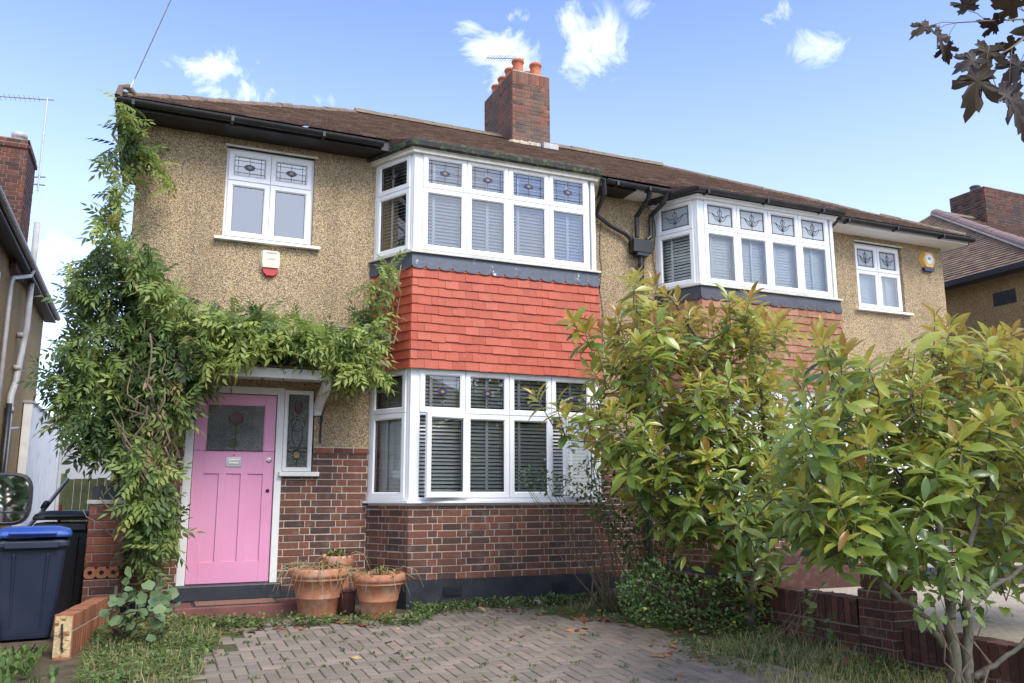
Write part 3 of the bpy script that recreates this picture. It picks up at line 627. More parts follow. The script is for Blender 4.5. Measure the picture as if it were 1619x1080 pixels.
def build_house(H, mir):
    mx = (lambda x: 2*PX-x) if mir else (lambda x: x)
    def xr(a, b): a, b = mx(a), mx(b); return (min(a, b), max(a, b))
    hx = xr(XL, PX-.001 if not mir else PX+.0)
    # --- rendered wall
    w1 = xr(-.685, .31) ; w1z = (4.0, 5.08)
    holes = [(*w1, *w1z)]
    bx = xr(BA[0]+.02, BD[0]-.02)
    holes.append((*bx, .3, 5.1))
    dx = xr(-.93, .08); slx = xr(.08, .42)
    holes.append((*dx, BZ-.2, 2.29)); holes.append((*slx, BZ-.2, 2.29))
    w = MB(); h2 = [(a, b, max(c, BZ-.02), d) for a, b, c, d in holes]
    wall_with_holes(w, hx[0], hx[1], BZ-.02, EV, 0, h2, 'pebbledash')
    sx = mx(XL); w.face([(sx, 0, -.3), (sx, 7, -.3), (sx, 7, EV), (sx, 0, EV)], 'pebbledash'); w.face([(hx[0], 7, -.3), (hx[1], 7, -.3), (hx[1], 7, EV), (hx[0], 7, EV)], 'pebbledash')
    w.build('wall', H)
    # --- brickwork
    b = MB(); prd = .012
    segs = [(xr(XL, -.93), .12, BZ-.03), (xr(.08, .42), .12, 1.385), (xr(.42, BA[0]), .12, BZ-.03), (xr(BD[0], PX), .12, BZ-.03)]
    for i_, ((a, c), z0, z1) in enumerate(segs):
        b = MB(); brick_panel(b, (a, -prd, 0), X, -Y, c-a, z0, z1, back=.1)
        if i_ != 1: brick_panel(b, (a, -prd-.022, 0), X, -Y, c-a, BZ-.03, BZ+.035, bond='stretch', mat='brick_red', back=.12)
        b.build('brickwork', H)
    b = MB()
    pb = bay(.0, mir)
    for p, q in zip(pb[:-1], pb[1:]):
        U = (q-p)/np.linalg.norm(q-p); Nn = np.cross(U, Z); brick_panel(b, p, U, Nn, np.linalg.norm(q-p), .235, 1.03, back=.12, mat='brick' if not mir else 'brick_maroon')
    b.build('bay_brickwork', H); b = MB()
    brick_panel(b, (sx, 7 if not mir else 0, 0), (0, -1 if not mir else 1, 0), (-1 if not mir else 1, 0, 0), 7, .1, BZ, back=.01) if not mir else None
    if not mir: b.build('brickwork', H)
    # --- black painted plinth with air bricks
    p_ = MB(); po = bay(.022, mir)
    for i, (p, q) in enumerate(zip(po[:-1], po[1:])):
        p_.face([p+Z*-.4, q+Z*-.4, q+Z*.235, p+Z*.235], 'black_plinth'); n_ = bay(-.05, mir)
        p_.face([p+Z*.235, q+Z*.235, n_[i+1]+Z*.235, n_[i]+Z*.235], 'black_plinth')
    p_.build('plinth', H)
    for a, c in (xr(XL-.005, -.95), xr(.1, BA[0]), xr(BD[0], PX)): p_ = MB(); p_.wbox(a, c, -.03, .0, -.4, .122, 'black_plinth'); p_.build('plinth', H)
    if not mir:
        for xx in (1.86, 3.17):
            v = MB(); v.wbox(xx-.11, xx+.11, -.652, -.640, .06, .16, 'black_gutter')
            for k in range(5): v.wbox(xx-.095, xx+.095, -.662, -.652, .068+k*.018, .078+k*.018, 'black_plinth')
            v.build('air_brick', H)
    # --- bay windows
    for lvl, (z0, z1, tp) in enumerate(((1.08, 2.56, .49), (3.905, 5.13, .42))):
        pw = bay(-.012, mir)
        for i, (p, q) in enumerate(zip(pw[:-1], pw[1:])):
            L = np.linalg.norm(q-p); U = (q-p)/L; Nn = np.cross(U, Z); e = .065 if i == 1 else .04
            e0, e1 = (.075, .075) if i == 1 else ((.015, .045) if i == 0 else (.045, .015))
            op = {}
            if lvl == 0 and i == 1 and not mir: op = {(0, 0): R(13), (3, 0): R(20)}
            st_ = 'fan' if mir else 'oval'
            bl = ('blind_slat', (36, 46)[lvl]) if not mir else ('blind_pale', 74)
            if i != 1: bl = (bl[0], 22 if not mir else 50)
            if not mir and i == 0 and lvl == 0: bl = (bl[0], 66)
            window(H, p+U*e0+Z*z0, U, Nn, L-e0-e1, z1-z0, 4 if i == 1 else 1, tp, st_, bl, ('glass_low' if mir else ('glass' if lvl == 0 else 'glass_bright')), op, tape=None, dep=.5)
        # corner posts with fluted covers
        for i in (1, 2):
            c = MB(); q = pw[i]; pp, nx = pw[i-1], pw[i+1]; u0 = (pp-q)/np.linalg.norm(pp-q); u1 = (nx-q)/np.linalg.norm(nx-q)
            n0 = np.cross(-u0, Z); n1 = np.cross(u1, Z)
            pts = [q+u0*.048-n0*.06, q+u0*.048+n0*.004, q+u0*.034+n0*.004, q+u0*.030+n0*.001, q+u0*.018+n0*.001, q+u0*.013+n0*.005, (q+n0*.006+q+n1*.006)/2, q+u1*.013+n1*.005, q+u1*.022+n1*.001, q+u1*.034+n1*.001, q+u1*.04+n1*.004, q+u1*.056+n1*.004, q+u1*.06+n1*.001, q+u1*.076+n1*.001, q+u1*.078-n1*.06]
            for a, b_ in zip(pts[:-1], pts[1:]): c.face([a+Z*z0, b_+Z*z0, b_+Z*z1, a+Z*z1], 'white_upvc')
            c.build('corner_post', H)
        for i, sgn in ((0, 1), (3, -1)):
            c = MB(); q = pw[i]; o2 = pw[1] if i == 0 else pw[2]; u = (o2-q)/np.linalg.norm(o2-q); n_ = np.cross(u*sgn, Z)
            c.box(q, u, n_, Z, (-.005, .02), (-.05, .003), (z0, z1), 'white_upvc')
            c.build('end_post', H)
        s = MB(); so_, si = bay(.055, mir), bay(-.08, mir)
        for i in range(3):
            a, b_, c2, d2 = so_[i], so_[i+1], si[i+1], si[i]
            s.add([a+Z*(z0-.03), b_+Z*(z0-.03), c2+Z*(z0-.03), d2+Z*(z0-.03), a+Z*(z0-.006), b_+Z*(z0-.006), c2+Z*(z0+.004), d2+Z*(z0+.004)], [(0, 3, 2, 1), (4, 5, 6, 7), (0, 1, 5, 4), (1, 2, 6, 5), (3, 0, 4, 7)], 'cream_sill' if lvl else 'white_upvc')
        s.build('sill', H)
        # sill packing + lintel closing
        k = MB(); a1 = bay(-.02, mir)
        for i in range(3): k.face([a1[i]+Z*(z0-.06), a1[i+1]+Z*(z0-.06), a1[i+1]+Z*(z0-.025), a1[i]+Z*(z0-.025)], 'white_upvc')
        k.build('sill_packing', H)
    # --- tile hanging between the bays
    t = MB(); zb, ztop = 2.535, 3.80; lo, hi = bay(.045, mir), bay(.008, mir)
    tm = 'tile_orange' if mir else 'tile_red'
    for i in range(3):
        tiles(t, lo[i]+Z*zb, lo[i+1]+Z*zb, hi[i+1]+Z*ztop, hi[i]+Z*ztop, tm, .1055, .165, .014, .005 if i == 1 else .001)
    for i in range(3):   # soffit under the tiles
        a = bay(-.03, mir); t.face([lo[i]+Z*(zb+.02), a[i]+Z*(zb+.02), a[i+1]+Z*(zb+.02), lo[i+1]+Z*(zb+.02)], 'white_paint')
    t.build('tile_hanging', H)
    l = MB(); top, bot = bay(.02, mir), bay(.036, mir)
    for i in range(3):
        L = np.linalg.norm(bot[i+1]-bot[i]); n = max(1, round(L/.168)); m_ = 8
        for k in range(n*m_):
            f0, f1 = k/(n*m_), (k+1)/(n*m_)
            def zz(fr):
                ph = (fr*n) % 1.0; ph = min(max(ph, 0), 1); return 3.725+.0-.034*math.sqrt(max(0, 1-(2*ph-1)**2)) if True else 0
            za, zb_ = zz(f0 if k % m_ else f0+1e-9), zz(f1-1e-6)
            A_, B_ = bot[i]+(bot[i+1]-bot[i])*f0, bot[i]+(bot[i+1]-bot[i])*f1; C2, D2 = top[i]+(top[i+1]-top[i])*f0, top[i]+(top[i+1]-top[i])*f1
            l.face([A_+Z*za, B_+Z*zb_, D2+Z*3.878, C2+Z*3.878], 'lead' if not mir else 'lead_grey')
    l.build('lead_apron', H)
    # --- eaves, gutters
    ov = -.36
    gx0, gx1 = (XL-.22, PX) if not mir else (PX, XR+.22)
    e = MB(); sof = 'black_gutter' if not mir else 'white_upvc'
    pu = bay(.075, mir); zb2 = 5.165
    e.wbox(gx0, gx1, ov+.02, -.0, EV, EV+.02, sof)
    e.wbox(gx0, gx1, ov, ov+.02, EV-.01, EV+.105, sof)
    if not mir: e.wbox(gx0, gx0+.02, ov, 2.05, EV-.01, EV+.105, sof); e.wbox(gx0+.02, XL, 0, 2.05, EV, EV+.02, sof)
    else: e.wbox(gx1-.02, gx1, ov, 7.3, EV-.01, EV+.105, sof); e.wbox(XR, gx1-.02, 0, 7.3, EV, EV+.02, sof)
    e.build('fascia', H)
    g = MB(); gm = 'black_gutter'; r_ = .055
    def gut(mb_, pts, rr=.055, mat='black_gutter'):
        pts = [np.array(p, float) for p in pts]
        for p, q in zip(pts[:-1], pts[1:]):
            d = (q-p)/np.linalg.norm(q-p); s2 = np.cross(d, Z); vs = []
            for e_ in (p-d*.01, q+d*.01):
                for k in range(9):
                    a = math.pi*k/8; vs.append(e_+s2*math.cos(a)*rr-Z*math.sin(a)*rr)
            fs = [(k, k+1, k+10, k+9) for k in range(8)]+[tuple(range(9)), tuple(range(17, 8, -1))]; mb_.add(vs, fs, mat)
            inner = [v+Z*.004 for v in (vs[0], vs[8], vs[17], vs[9])]; mb_.face(inner, 'black_gutter')
            for k in range(int(np.linalg.norm(q-p)/1.0)+1):   # brackets
                c = p+d*(.15+k*1.0)
                if np.linalg.norm(c-p) < np.linalg.norm(q-p): mb_.box(c, d, s2, Z, (-.015, .015), (-rr-.01, rr+.008), (-rr-.012, -.01), mat)
    jx = [q[0] for q in pu]; yg = ov-.058; zg = EV+.07
    if not mir: gut(g, [(gx0+.0, yg, zg), (pu[0][0]+.06, yg, zg-.01)]); g.build('gutter', H); g = MB(); gut(g, [(pu[3][0]-.08, yg, zg-.01), (gx1, yg, zg-.02)])
    else: gut(g, [(gx0, yg, zg-.02), (pu[0][0]+.08, yg, zg-.02)]); g.build('gutter', H); g = MB(); gut(g, [(pu[3][0]-.06, yg, zg), (gx1+.03, yg, zg)])
    g.build('gutter', H, smooth=False)
    # bay's own eaves
    f = MB(); mat = 'mossy_fascia' if not mir else 'black_gutter'
    ins = bay(-.06, mir)
    for i in range(3):
        a, b_ = pu[i], pu[i+1]; f.face([a+Z*5.135, ins[i]+Z*5.135, ins[i+1]+Z*5.135, b_+Z*5.135], 'cream_sill' if not mir else 'white_upvc')
        c, d = bay(.045, mir)[i], bay(.045, mir)[i+1]; f.face([c+Z*5.09, d+Z*5.09, d+Z*5.135, c+Z*5.135], 'cream_sill' if not mir else 'white_upvc'); f.face([c+Z*5.09, ins[i]+Z*5.09, ins[i+1]+Z*5.09, d+Z*5.09], 'cream_sill' if not mir else 'white_upvc')
    f.build('bay_soffit', H)
    f = MB()
    if not mir:
        for i in range(3):
            a, b_ = pu[i], pu[i+1]; a2, b2 = bay(.10, mir)[i], bay(.10, mir)[i+1]
            L = np.linalg.norm(b_-a); n = max(2, int(L/.06))
            for k in range(n):
                f0, f1 = k/n, (k+1)/n; w0 = [random.gauss(0, .003) for _ in range(4)]
                l0, l1 = a+(b_-a)*f0, a+(b_-a)*f1; m0, m1 = a2+(b2-a2)*f0, a2+(b2-a2)*f1
                for (za, zb3, s0, s1, t0, t1) in ((5.135, 5.16, l0, l1, m0, m1), (5.16, 5.215, m0, m1, m0, m1), (5.215, 5.25, m0, m1, l0, l1)):
                    f.face([s0+Z*za, s1+Z*za, t1+Z*zb3, t0+Z*zb3], mat)
    else:
        gut(f, [q+Z*5.19 for q in bay(.13, mir)])
        for i in range(3): a, b_ = pu[i], pu[i+1]; f.face([a+Z*5.135, b_+Z*5.135, b_+Z*5.22, a+Z*5.22], 'black_gutter')
    f.build('bay_gutter', H)
    # --- roof
    r = MB(); pitchz = 7.46; zr = EV+.12; yo = ov-.03; yr = 3.5
    if not mir:
        xl, xri = XL-.25, PX; rl = 1.5
        tiles(r, (xl, yo, zr), (xri, yo, zr), (xri, yr, pitchz), (rl, yr, pitchz), 'roof_tile', .1, .165, .014, .004)
        tiles(r, (xl, 2.1, zr), (xl, yo, zr), (rl, yr, pitchz), (rl, yr+.02, pitchz), 'roof_tile', .1, .165, .014, .004); r.face([(XL-.02, 7.4, zr), (XL-.02, 2.08, zr), (rl, yr, pitchz-.02)], 'roof_tile')
        r.face([(xri, 7.4, zr), (XL-.02, 7.4, zr), (rl, yr, pitchz-.02), (xri, yr, pitchz-.02)], 'roof_tile')
        ridge(r, (rl, yr, pitchz+.03), (xri, yr, pitchz+.03), 'ridge_tile'); ridge(r, (xl+.05, yo+.05, zr+.04), (rl, yr, pitchz+.02), 'ridge_tile', r=.09)
    else:
        xl, xri = PX, XR+.25; rl = 7.55
        tiles(r, (xl, yo, zr), (xri, yo, zr), (rl, yr, pitchz), (xl, yr, pitchz), 'roof_tile', .1, .165, .014, .004)
        tiles(r, (xri, yo, zr), (xri, 7.4, zr), (rl, yr+.02, pitchz), (rl, yr, pitchz), 'roof_tile', .1, .165, .014, .004)
        r.face([(xri, 7.4, zr), (xl, 7.4, zr), (xl, yr, pitchz), (rl, yr, pitchz)], 'roof_tile')
        ridge(r, (xl, yr, pitchz+.03), (rl, yr, pitchz+.03), 'ridge_tile'); ridge(r, (xri-.05, yo+.05, zr+.04), (rl, yr, pitchz+.02), 'ridge_tile', r=.09)
    # little roof over the bay
    q = pu; up_ = 5.235
    r.add([q[0]+Z*up_, q[1]+Z*up_, q[2]+Z*up_, q[3]+Z*up_, np.array((q[3][0], ov+.2, zr+.07)), np.array((q[0][0], ov+.2, zr+.07)), np.array((q[1][0], ov+.2, zr+.07)), np.array((q[2][0], ov+.2, zr+.07))], [(0, 1, 6, 5), (1, 2, 7, 6), (2, 3, 4, 7)], 'roof_tile', .3)
    a, b_ = q[1]+Z*(up_+.004), q[2]+Z*(up_+.004); tiles(r, a, b_, (b_[0], ov-.02, zr+.02), (a[0], ov-.02, zr+.02), 'roof_tile', .1, .165, .014, .004, under=False)
    ro = r.build('roof', H)
    # --- small upstairs window
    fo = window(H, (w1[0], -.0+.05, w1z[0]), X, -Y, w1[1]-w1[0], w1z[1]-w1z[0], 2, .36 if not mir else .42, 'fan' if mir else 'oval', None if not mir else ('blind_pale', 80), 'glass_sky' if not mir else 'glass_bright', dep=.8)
    s = MB(); s.wbox(w1[0]-.09, w1[1]+.09, -.07, .045, w1z[0]-.045, w1z[0]-.012, 'white_upvc'); s.build('sill', fo, bevel=.004); s = MB(); s.wbox(w1[0]-.03, w1[1]+.03, -.025, .045, w1z[1]+.0, w1z[1]+.022, 'cream_sill')
    s.build('drip_bar', fo, bevel=.004)
    # --- front door
    zt, z0 = 2.232, .232
    d0, d1 = xr(-.84, 0)
    fr = MB(); fy = -.02
    fr.wbox(*xr(-.93, -.845), fy, .08, .12, 2.32, 'white_paint'); fr.wbox(*xr(.005, .08), fy, .08, .16, 2.32, 'white_paint'); fr.wbox(*xr(-.845, .005), fy+.002, .08, 2.24, 2.318, 'white_paint')
    dfr = fr.build('door_frame', H, bevel=.004)
    dm = 'door_pink' if not mir else 'white_upvc'
    D = MB(); y0, y1 = .012, .055; W_ = .84
    def db(a, c, za, zb_, ya=y0): D.wbox(*xr(-.84+a, -.84+c), ya, y1, za, zb_, dm)
    gw = (.115, .725); gz_ = (1.60, 2.12)
    db(.002, gw[0], z0, zt); db(gw[1], .838, z0, zt); db(*gw, gz_[1], zt); db(*gw, 1.37, gz_[0]); db(*gw, z0, z0+.22)
    pw_ = [(.115, .27), (.345, .495), (.57, .725)]
    db(.27, .345, z0+.22, 1.37); db(.495, .57, z0+.22, 1.37)
    for a, c in pw_:
        D.wbox(*xr(-.84+a, -.84+c), y0+.016, y1, z0+.22, 1.37, dm)
    door = D.build('door', H, bevel=.0025)
    if mir: door['label'] = 'white front door'
    else: door['label'] = 'bright pink front door'
    gp = MB(); gp.wbox(*xr(-.84+gw[0], -.84+gw[1]), y0+.014, y0+.02, gz_[0], gz_[1], 'obscure_glass')
    gp.build('pane', door)
    if not mir:
        gg = MB(); gg.ring((-.84, y0+.0, 0), X, -Y, gw[0], gw[1], gz_[0], gz_[1], .012, -.014, -.002, .006, 'door_pink'); gg.build('glazing_bead', door)
        ro_ = MB(); cx, cz = -.84+.42, 1.97; yy = y0+.0115
        def disc(mbx, cx, cz, rx, rz, mat, yv, n=14): mbx.face([(cx+rx*math.cos(2*math.pi*k/n)*(1+.06*math.sin(5*k)), yv, cz+rz*math.sin(2*math.pi*k/n)) for k in range(n)], mat)
        disc(ro_, cx, cz, .075, .07, 'red_glass', yy); disc(ro_, cx, cz-.13, .05, .055, 'green_glass', yy-.001)
        disc(ro_, cx-.02, cz-.27, .06, .05, 'green_glass', yy)
        for k in range(10):
            a = k*.63; ro_.tube([(cx+.072*math.cos(a), yy-.002, cz+.066*math.sin(a)), (cx+.072*math.cos(a+.63), yy-.002, cz+.066*math.sin(a+.63))], .003, 'lead_came', 4)
        ro_.tube([(cx, yy-.002, gz_[0]), (cx, yy-.002, cz-.06)], .003, 'lead_came', 4)
        ro_.build('leaded_rose', door)
        lb = MB(); lb.wbox(-.505, -.345, y0-.010, y0-.0005, 1.445, 1.545, 'steel'); lb.wbox(-.485, -.365, y0-.017, y0-.010, 1.465, 1.525, 'steel'); lb.wbox(-.475, -.375, y0-.024, y0-.0175, 1.478, 1.486, 'steel'); lb.wbox(-.430, -.420, y0-.006, y0-.001, 1.56, 1.575, 'black_iron')
        lb.build('letterbox', door, bevel=.003)
        for zz_, rr in ((1.52, .028), (1.19, .02)):
            k = MB(); k.lathe((0, 0, 0), [(0, -.014), (rr*.6, -.014), (rr, -.009), (rr, 0)], 'steel' if rr > .025 else 'black_iron', 16)
            k.v = [(x-.055, y0+z, y+zz_) for x, y, z in k.v]; k.build('lock', door)
    th = MB(); th.wbox(*xr(-.96, .12), -.10, .08, .06, .225, 'black_plinth'); th.build('threshold', H, bevel=.015)
    # --- sidelight
    s0, s1 = xr(.083, .40)
    sl_ = MB(); O_ = (s0, 0, 0); sl_.ring(O_, X, -Y, 0, s1-s0, 1.40, 2.30, .045 if not mir else .04, -.05, .022, .01, 'white_paint')
    slo = sl_.build('sidelight', H)
    gp = MB(); gp.wbox(s0+.04, s1-.04, .02, .026, 1.44, 2.26, 'obscure_glass'); gp.build('pane', slo)
    if not mir:
        t = MB(); cx = (s0+s1)/2; yy = .014
        def cur(pts, rr=.003): t.tube([(cx+a, yy, b) for a, b in pts], rr, 'lead_came', 4)
        cur([(-.06*math.sin(k/12*math.pi), 1.63+k/12*.36) for k in range(13)]); cur([(.06*math.sin(k/12*math.pi), 1.63+k/12*.36) for k in range(13)])
        cur([(.045*math.cos(k/10*6.283), 1.585+.05*math.sin(k/10*6.283)) for k in range(11)]); cur([(.075*math.cos(k/14*6.283), 1.93+.085*math.sin(k/14*6.283)) for k in range(15)])
        cur([(0, 1.45), (0, 1.54)]); cur([(-.1, 1.66), (.1, 1.66)], .002); cur([(-.1, 2.1), (.1, 2.1)], .002); cur([(-.035, 2.08), (-.045, 2.16), (-.02, 2.2), (0, 2.17), (.02, 2.2), (.045, 2.16), (.035, 2.08), (0, 2.03), (-.035, 2.08)])
        t.face([(cx+a, yy+.003, b) for a, b in ((-.035, 2.08), (0, 2.03), (.035, 2.08), (.045, 2.16), (0, 2.17), (-.045, 2.16))], 'red_glass')
        t.face([(cx+.038*math.cos(k/10*6.283), yy+.003, 1.585+.042*math.sin(k/10*6.283)) for k in range(10)], 'amber_glass')
        t.build('leaded_tulip', slo)
    ss = MB(); ss.wbox(s0-.035 if not mir else s0-.06, s1+.085 if not mir else s1+.035, -.075, .02, 1.345, 1.395, 'white_paint'); ss.build('sill', slo, bevel=.006)
build_house(H1, False)
H2 = empty('semi_detached_house', (7.6, 0, 0), 'pebbledashed house with brown-orange hung tiles and pale closed blinds, right of the black drainpipes', 'house')
build_house(H2, True)

# house 1: canopy over the door
c = MB(); c.wbox(-1.1, .56, -.62, -.02, 2.40, 2.415, 'white_paint'); c.wbox(-1.1, .56, -.645, -.62, 2.345, 2.45, 'white_paint'); c.wbox(.56, .585, -.645, -.0, 2.345, 2.45, 'white_paint')
cp = c.build('canopy', H1, bevel=.004)
t = MB(); tiles(t, (-1.12, -.68, 2.455), (.61, -.68, 2.455), (.61, -.03, 2.74), (-1.12, -.03, 2.74), 'roof_tile', .1); t.build('canopy_roof', cp)
for xx in (-1.02, .44):
    b = MB(); O_ = np.array((xx, 0, 0)); w_ = .075
    pr = [(-.02, 2.02), (-.09, 2.02), (-.12, 2.07), (-.34, 2.17), (-.50, 2.21), (-.60, 2.27), (-.60, 2.345), (-.46, 2.345), (-.02, 2.15)]
    vs = [(xx+a*w_, y, z) for a in (-.5, .5) for y, z in pr]; n = len(pr); b.add(vs, [tuple(range(n))[::-1], tuple(range(n, 2*n))]+[(i, (i+1) % n, n+(i+1) % n, n+i) for i in range(n)], 'white_paint')
    b.build('bracket', cp, bevel=.004)
# plant hook bracket under the canopy bracket
b = MB(); b.wbox(.478, .502, -.014, -.002, 1.72, 2.06, 'black_iron'); b.tube([(.49, -.01, 2.04), (.49, -.12, 2.05), (.49, -.20, 2.07), (.49, -.22, 2.10)], .005, 'black_iron', 6); b.tube([(.49, -.01, 1.8), (.49, -.05, 1.9), (.49, -.12, 2.04)], .004, 'black_iron', 6)
tag(b.build('hanging_basket_bracket'), 'thin black iron basket bracket screwed to the wall beside the door sidelight', 'bracket')
# chimney
ch = MB(); cx0, cx1, cy0, cy1, cz0, cz1 = 4.17, 4.89, 2.98, 4.3, 6.7, 8.53
ch.wbox(cx0+.004, cx1-.004, cy0+.004, cy1-.004, cz0, cz1-.02, 'mortar_dark', .5)
for (O_, U_, N_, w_) in (((cx0, cy0, 0), X, -Y, cx1-cx0), ((cx0, cy1, 0), -Y, -X, cy1-cy0), ((cx1, cy0, 0), Y, X, cy1-cy0)):
    brick_panel(ch, np.array(O_)+N_*.001, U_, N_, w_, cz0, cz1-.22, 'brick_chimney', mortar='mortar_dark', back=.003)
    brick_panel(ch, np.array(O_)+N_*.001, U_, N_, w_, cz1-.22, cz1, 'brick_chimney', bond='soldier', course=.22, mortar='mortar_dark', back=.003)
ch.wbox(cx0+.03, cx1-.03, cy0+.03, cy1-.03, cz1-.02, cz1+.03, 'cement')
cho = ch.build('chimney', H1)
fl = MB()
for k in range(26):
    a = k/25; x = cx0-.04+a*.75; y = cy0-.06; z = 7.14+.0*a
    zr_ = EV+.15+(y+.39)*(7.46-EV-.15)/(3.89)
    fl.lathe((x, y+random.gauss(0, .012), zr_), [(.0, -.03), (.05, -.02), (.045, .03), (0, .05+random.random()*.03)], 'cement' if a < .72 else 'lead_grey', 8, wob=.3)
fl.box((cx0+.5, cy0-.02, 7.13), X, -Y, Z, (0, .28), (0, .2), (-.06, .04), 'grey_pipe')
fl.build('flashing', cho)
for ix, xx in enumerate((4.36, 4.71)):
    for iy, yy in enumerate((3.17, 3.5, 3.83, 4.14)):
        if ix == 1 and iy > 1: continue
        p_ = MB(); hh = (.30, .29, .28, .27)[iy]; p_.lathe((xx, yy, cz1+.01), [(.115, 0), (.105, .03), (.098, hh*.5), (.094, hh-.06), (.112, hh-.05), (.116, hh-.02), (.105, hh), (.08, hh), (.075, hh-.12), (0, hh-.12)], 'terracotta_chimney', 24)
        p_.build('chimney_pot', cho, smooth=True)
# pipes between the houses
hp = MB(); hp.tube([(4.72, -.42, 5.2), (4.72, -.36, 5.08), (4.70, -.09, 4.92), (4.70, -.09, 4.62)], .034, 'black_gutter', 10)
hp.tube([(5.0, -.42, 5.2), (4.98, -.36, 5.08), (4.93, -.09, 4.95), (4.92, -.09, 4.66), (4.85, -.09, 4.60)], .034, 'black_gutter', 10)
hp.box((4.76, -.09, 4.5), X, -Y, Z, (-.16, .14), (-.07, .075), (-.10, .08), 'black_gutter'); hp.box((4.76, -.09, 4.5), X, -Y, Z, (-.10, .08), (-.06, .065), (-.15, -.10), 'black_gutter')
hp.tube([(3.90, -.60, 5.16), (3.93, -.56, 4.98), (4.05, -.10, 4.86), (4.3, -.07, 4.74), (4.52, -.07, 4.66), (4.60, -.07, 4.60), (4.62, -.07, 4.52)], .03, 'black_gutter', 10)
hp.tube([(4.75, -.09, 4.42), (4.75, -.09, 0)], .036, 'black_gutter', 10)
for z in (4.2, 3.2, 2.2, 1.2): hp.tube([(4.75, -.09, z), (4.75, -.09, z+.06)], .046, 'black_gutter', 10)
hp.build('drainpipe', H1, bevel=.002)
cb = MB(); pts = [(4.16, -.01, 4.9-.02*k*7) for k in range(8)]
cb.tube([(4.16+random.gauss(0, .012), -.012, 4.80-k*.16) for k in range(14)], .004, 'black_iron', 5); cb.tube([(5.02+.03*math.sin(k), -.02-.0*k, 5.0-k*.13) for k in range(12)], .005, 'black_iron', 5)
cb.build('wall_cable', H1)
# mosses on left of gable: barge hip end iron
# alarm boxes
a = MB(); O_ = np.array((-.15, -.004, 3.75)); pr = [(-.09, -.13), (-.05, -.165), (.05, -.165), (.09, -.13), (.10, .0), (.095, .12), (.08, .135), (-.08, .135), (-.095, .12), (-.10, 0)]
def prism(mb_, O_, pr, y0, y1, mat, inset=.0, sx=1, sz=1):
    n = len(pr); vs = [O_+X*a*1+Z*b-Y*y0 for a, b in pr]+[O_+X*a*(1-inset)+Z*b*(1-inset)-Y*y1 for a, b in pr]
    mb_.add(vs, [tuple(range(n)), tuple(range(2*n-1, n-1, -1))]+[(i, (i+1) % n, n+(i+1) % n, n+i) for i in range(n)], mat)
al = empty('alarm_box', (-.15, 0, 3.75), 'cream alarm box with a red lens, on the wall below the upstairs window', 'alarm box')
prism(a, O_, [(-.09, -.07), (.09, -.07), (.10, .0), (.095, .12), (.08, .135), (-.08, .135), (-.095, .12), (-.10, 0)], 0, .06, 'cream_plastic', .12); a.build('case', al, bevel=.008)
a = MB(); prism(a, O_, [(-.075, -.13), (-.04, -.165), (.04, -.165), (.075, -.13), (.088, -.072), (-.088, -.072)], 0, .045, 'red_plastic', .08); a.build('lens', al, bevel=.006)
a = MB(); a.wbox(-.21, -.09, -.0675, -.063, 3.845, 3.862, 'grey_pipe')
for k in range(8): a.wbox(-.20+k*.0125, -.20+k*.0125+.009, -.0675, -.063, 3.775, 3.775+.009+.004*(k % 3 == 0), 'grey_pipe')
a.build('mark', al)
al = empty('alarm_box', (10.32, 0, 4.93), 'yellow hexagonal alarm box high on the far right end of the wall', 'alarm box')
O_ = np.array((10.32, -.004, 4.93)); hx_ = [(.165*math.cos(R(60*k)), .165*math.sin(R(60*k))) for k in range(6)]
a = MB(); prism(a, O_, hx_, 0, .06, 'yellow_plastic', .18); a.build('case', al, bevel=.006)
a = MB(); prism(a, O_-Y*.062, [(.085*math.cos(R(36*k)), .085*math.sin(R(36*k))+.012) for k in range(10)], 0, .003, 'white_upvc'); a.build('badge', al)
a = MB(); a.wbox(10.285, 10.355, -.0705, -.0675, 4.935, 4.95, 'navy_plastic'); a.wbox(10.30, 10.34, -.0705, -.0675, 4.955, 4.968, 'navy_plastic'); a.build('mark', al)
a = MB(); prism(a, O_, [(-.10, -.19), (.10, -.19), (.12, -.135), (-.12, -.135)], 0, .055, 'navy_plastic'); a.build('lens', al)
# corner finial / upturned end of the eaves, wires
f = MB(); f.tube([(-1.83, -.40, 5.29), (-1.81, -.40, 5.39), (-1.75, -.37, 5.42), (-1.66, -.3, 5.37)], [.035, .03, .035, .02], 'ridge_tile', 8); f.build('hip_iron', H1)
# telephone wire
A_ = P(213, 125, 'y', -.38); B0 = P(270, 0, 'y', -3.); nn = np.cross(A_-CC, B0-CC); yB, zB = -13.0, 6.6
xB = CC[0]-(nn[1]*(yB-CC[1])+nn[2]*(zB-CC[2]))/nn[0]
wr = MB(); wp = [A_-Z*.0+(np.array((xB, yB, zB))-A_)*t for t in np.linspace(0, 1, 24)]
wr.tube([np.array((-1.72, -.40, 5.40))]+wp, .006, 'white_cable', 5); tag(wr.build('telephone_wire'), 'thin pale telephone wire running from the left eaves corner up and out of the picture', 'wire')
tp = MB(); tp.tube([(xB, yB, -.5), (xB, yB, 7.2)], [.13, .09], 'bark', 12); tag(tp.build('telegraph_pole'), 'tall wooden telegraph pole on the pavement carrying the telephone wire', 'telegraph pole')
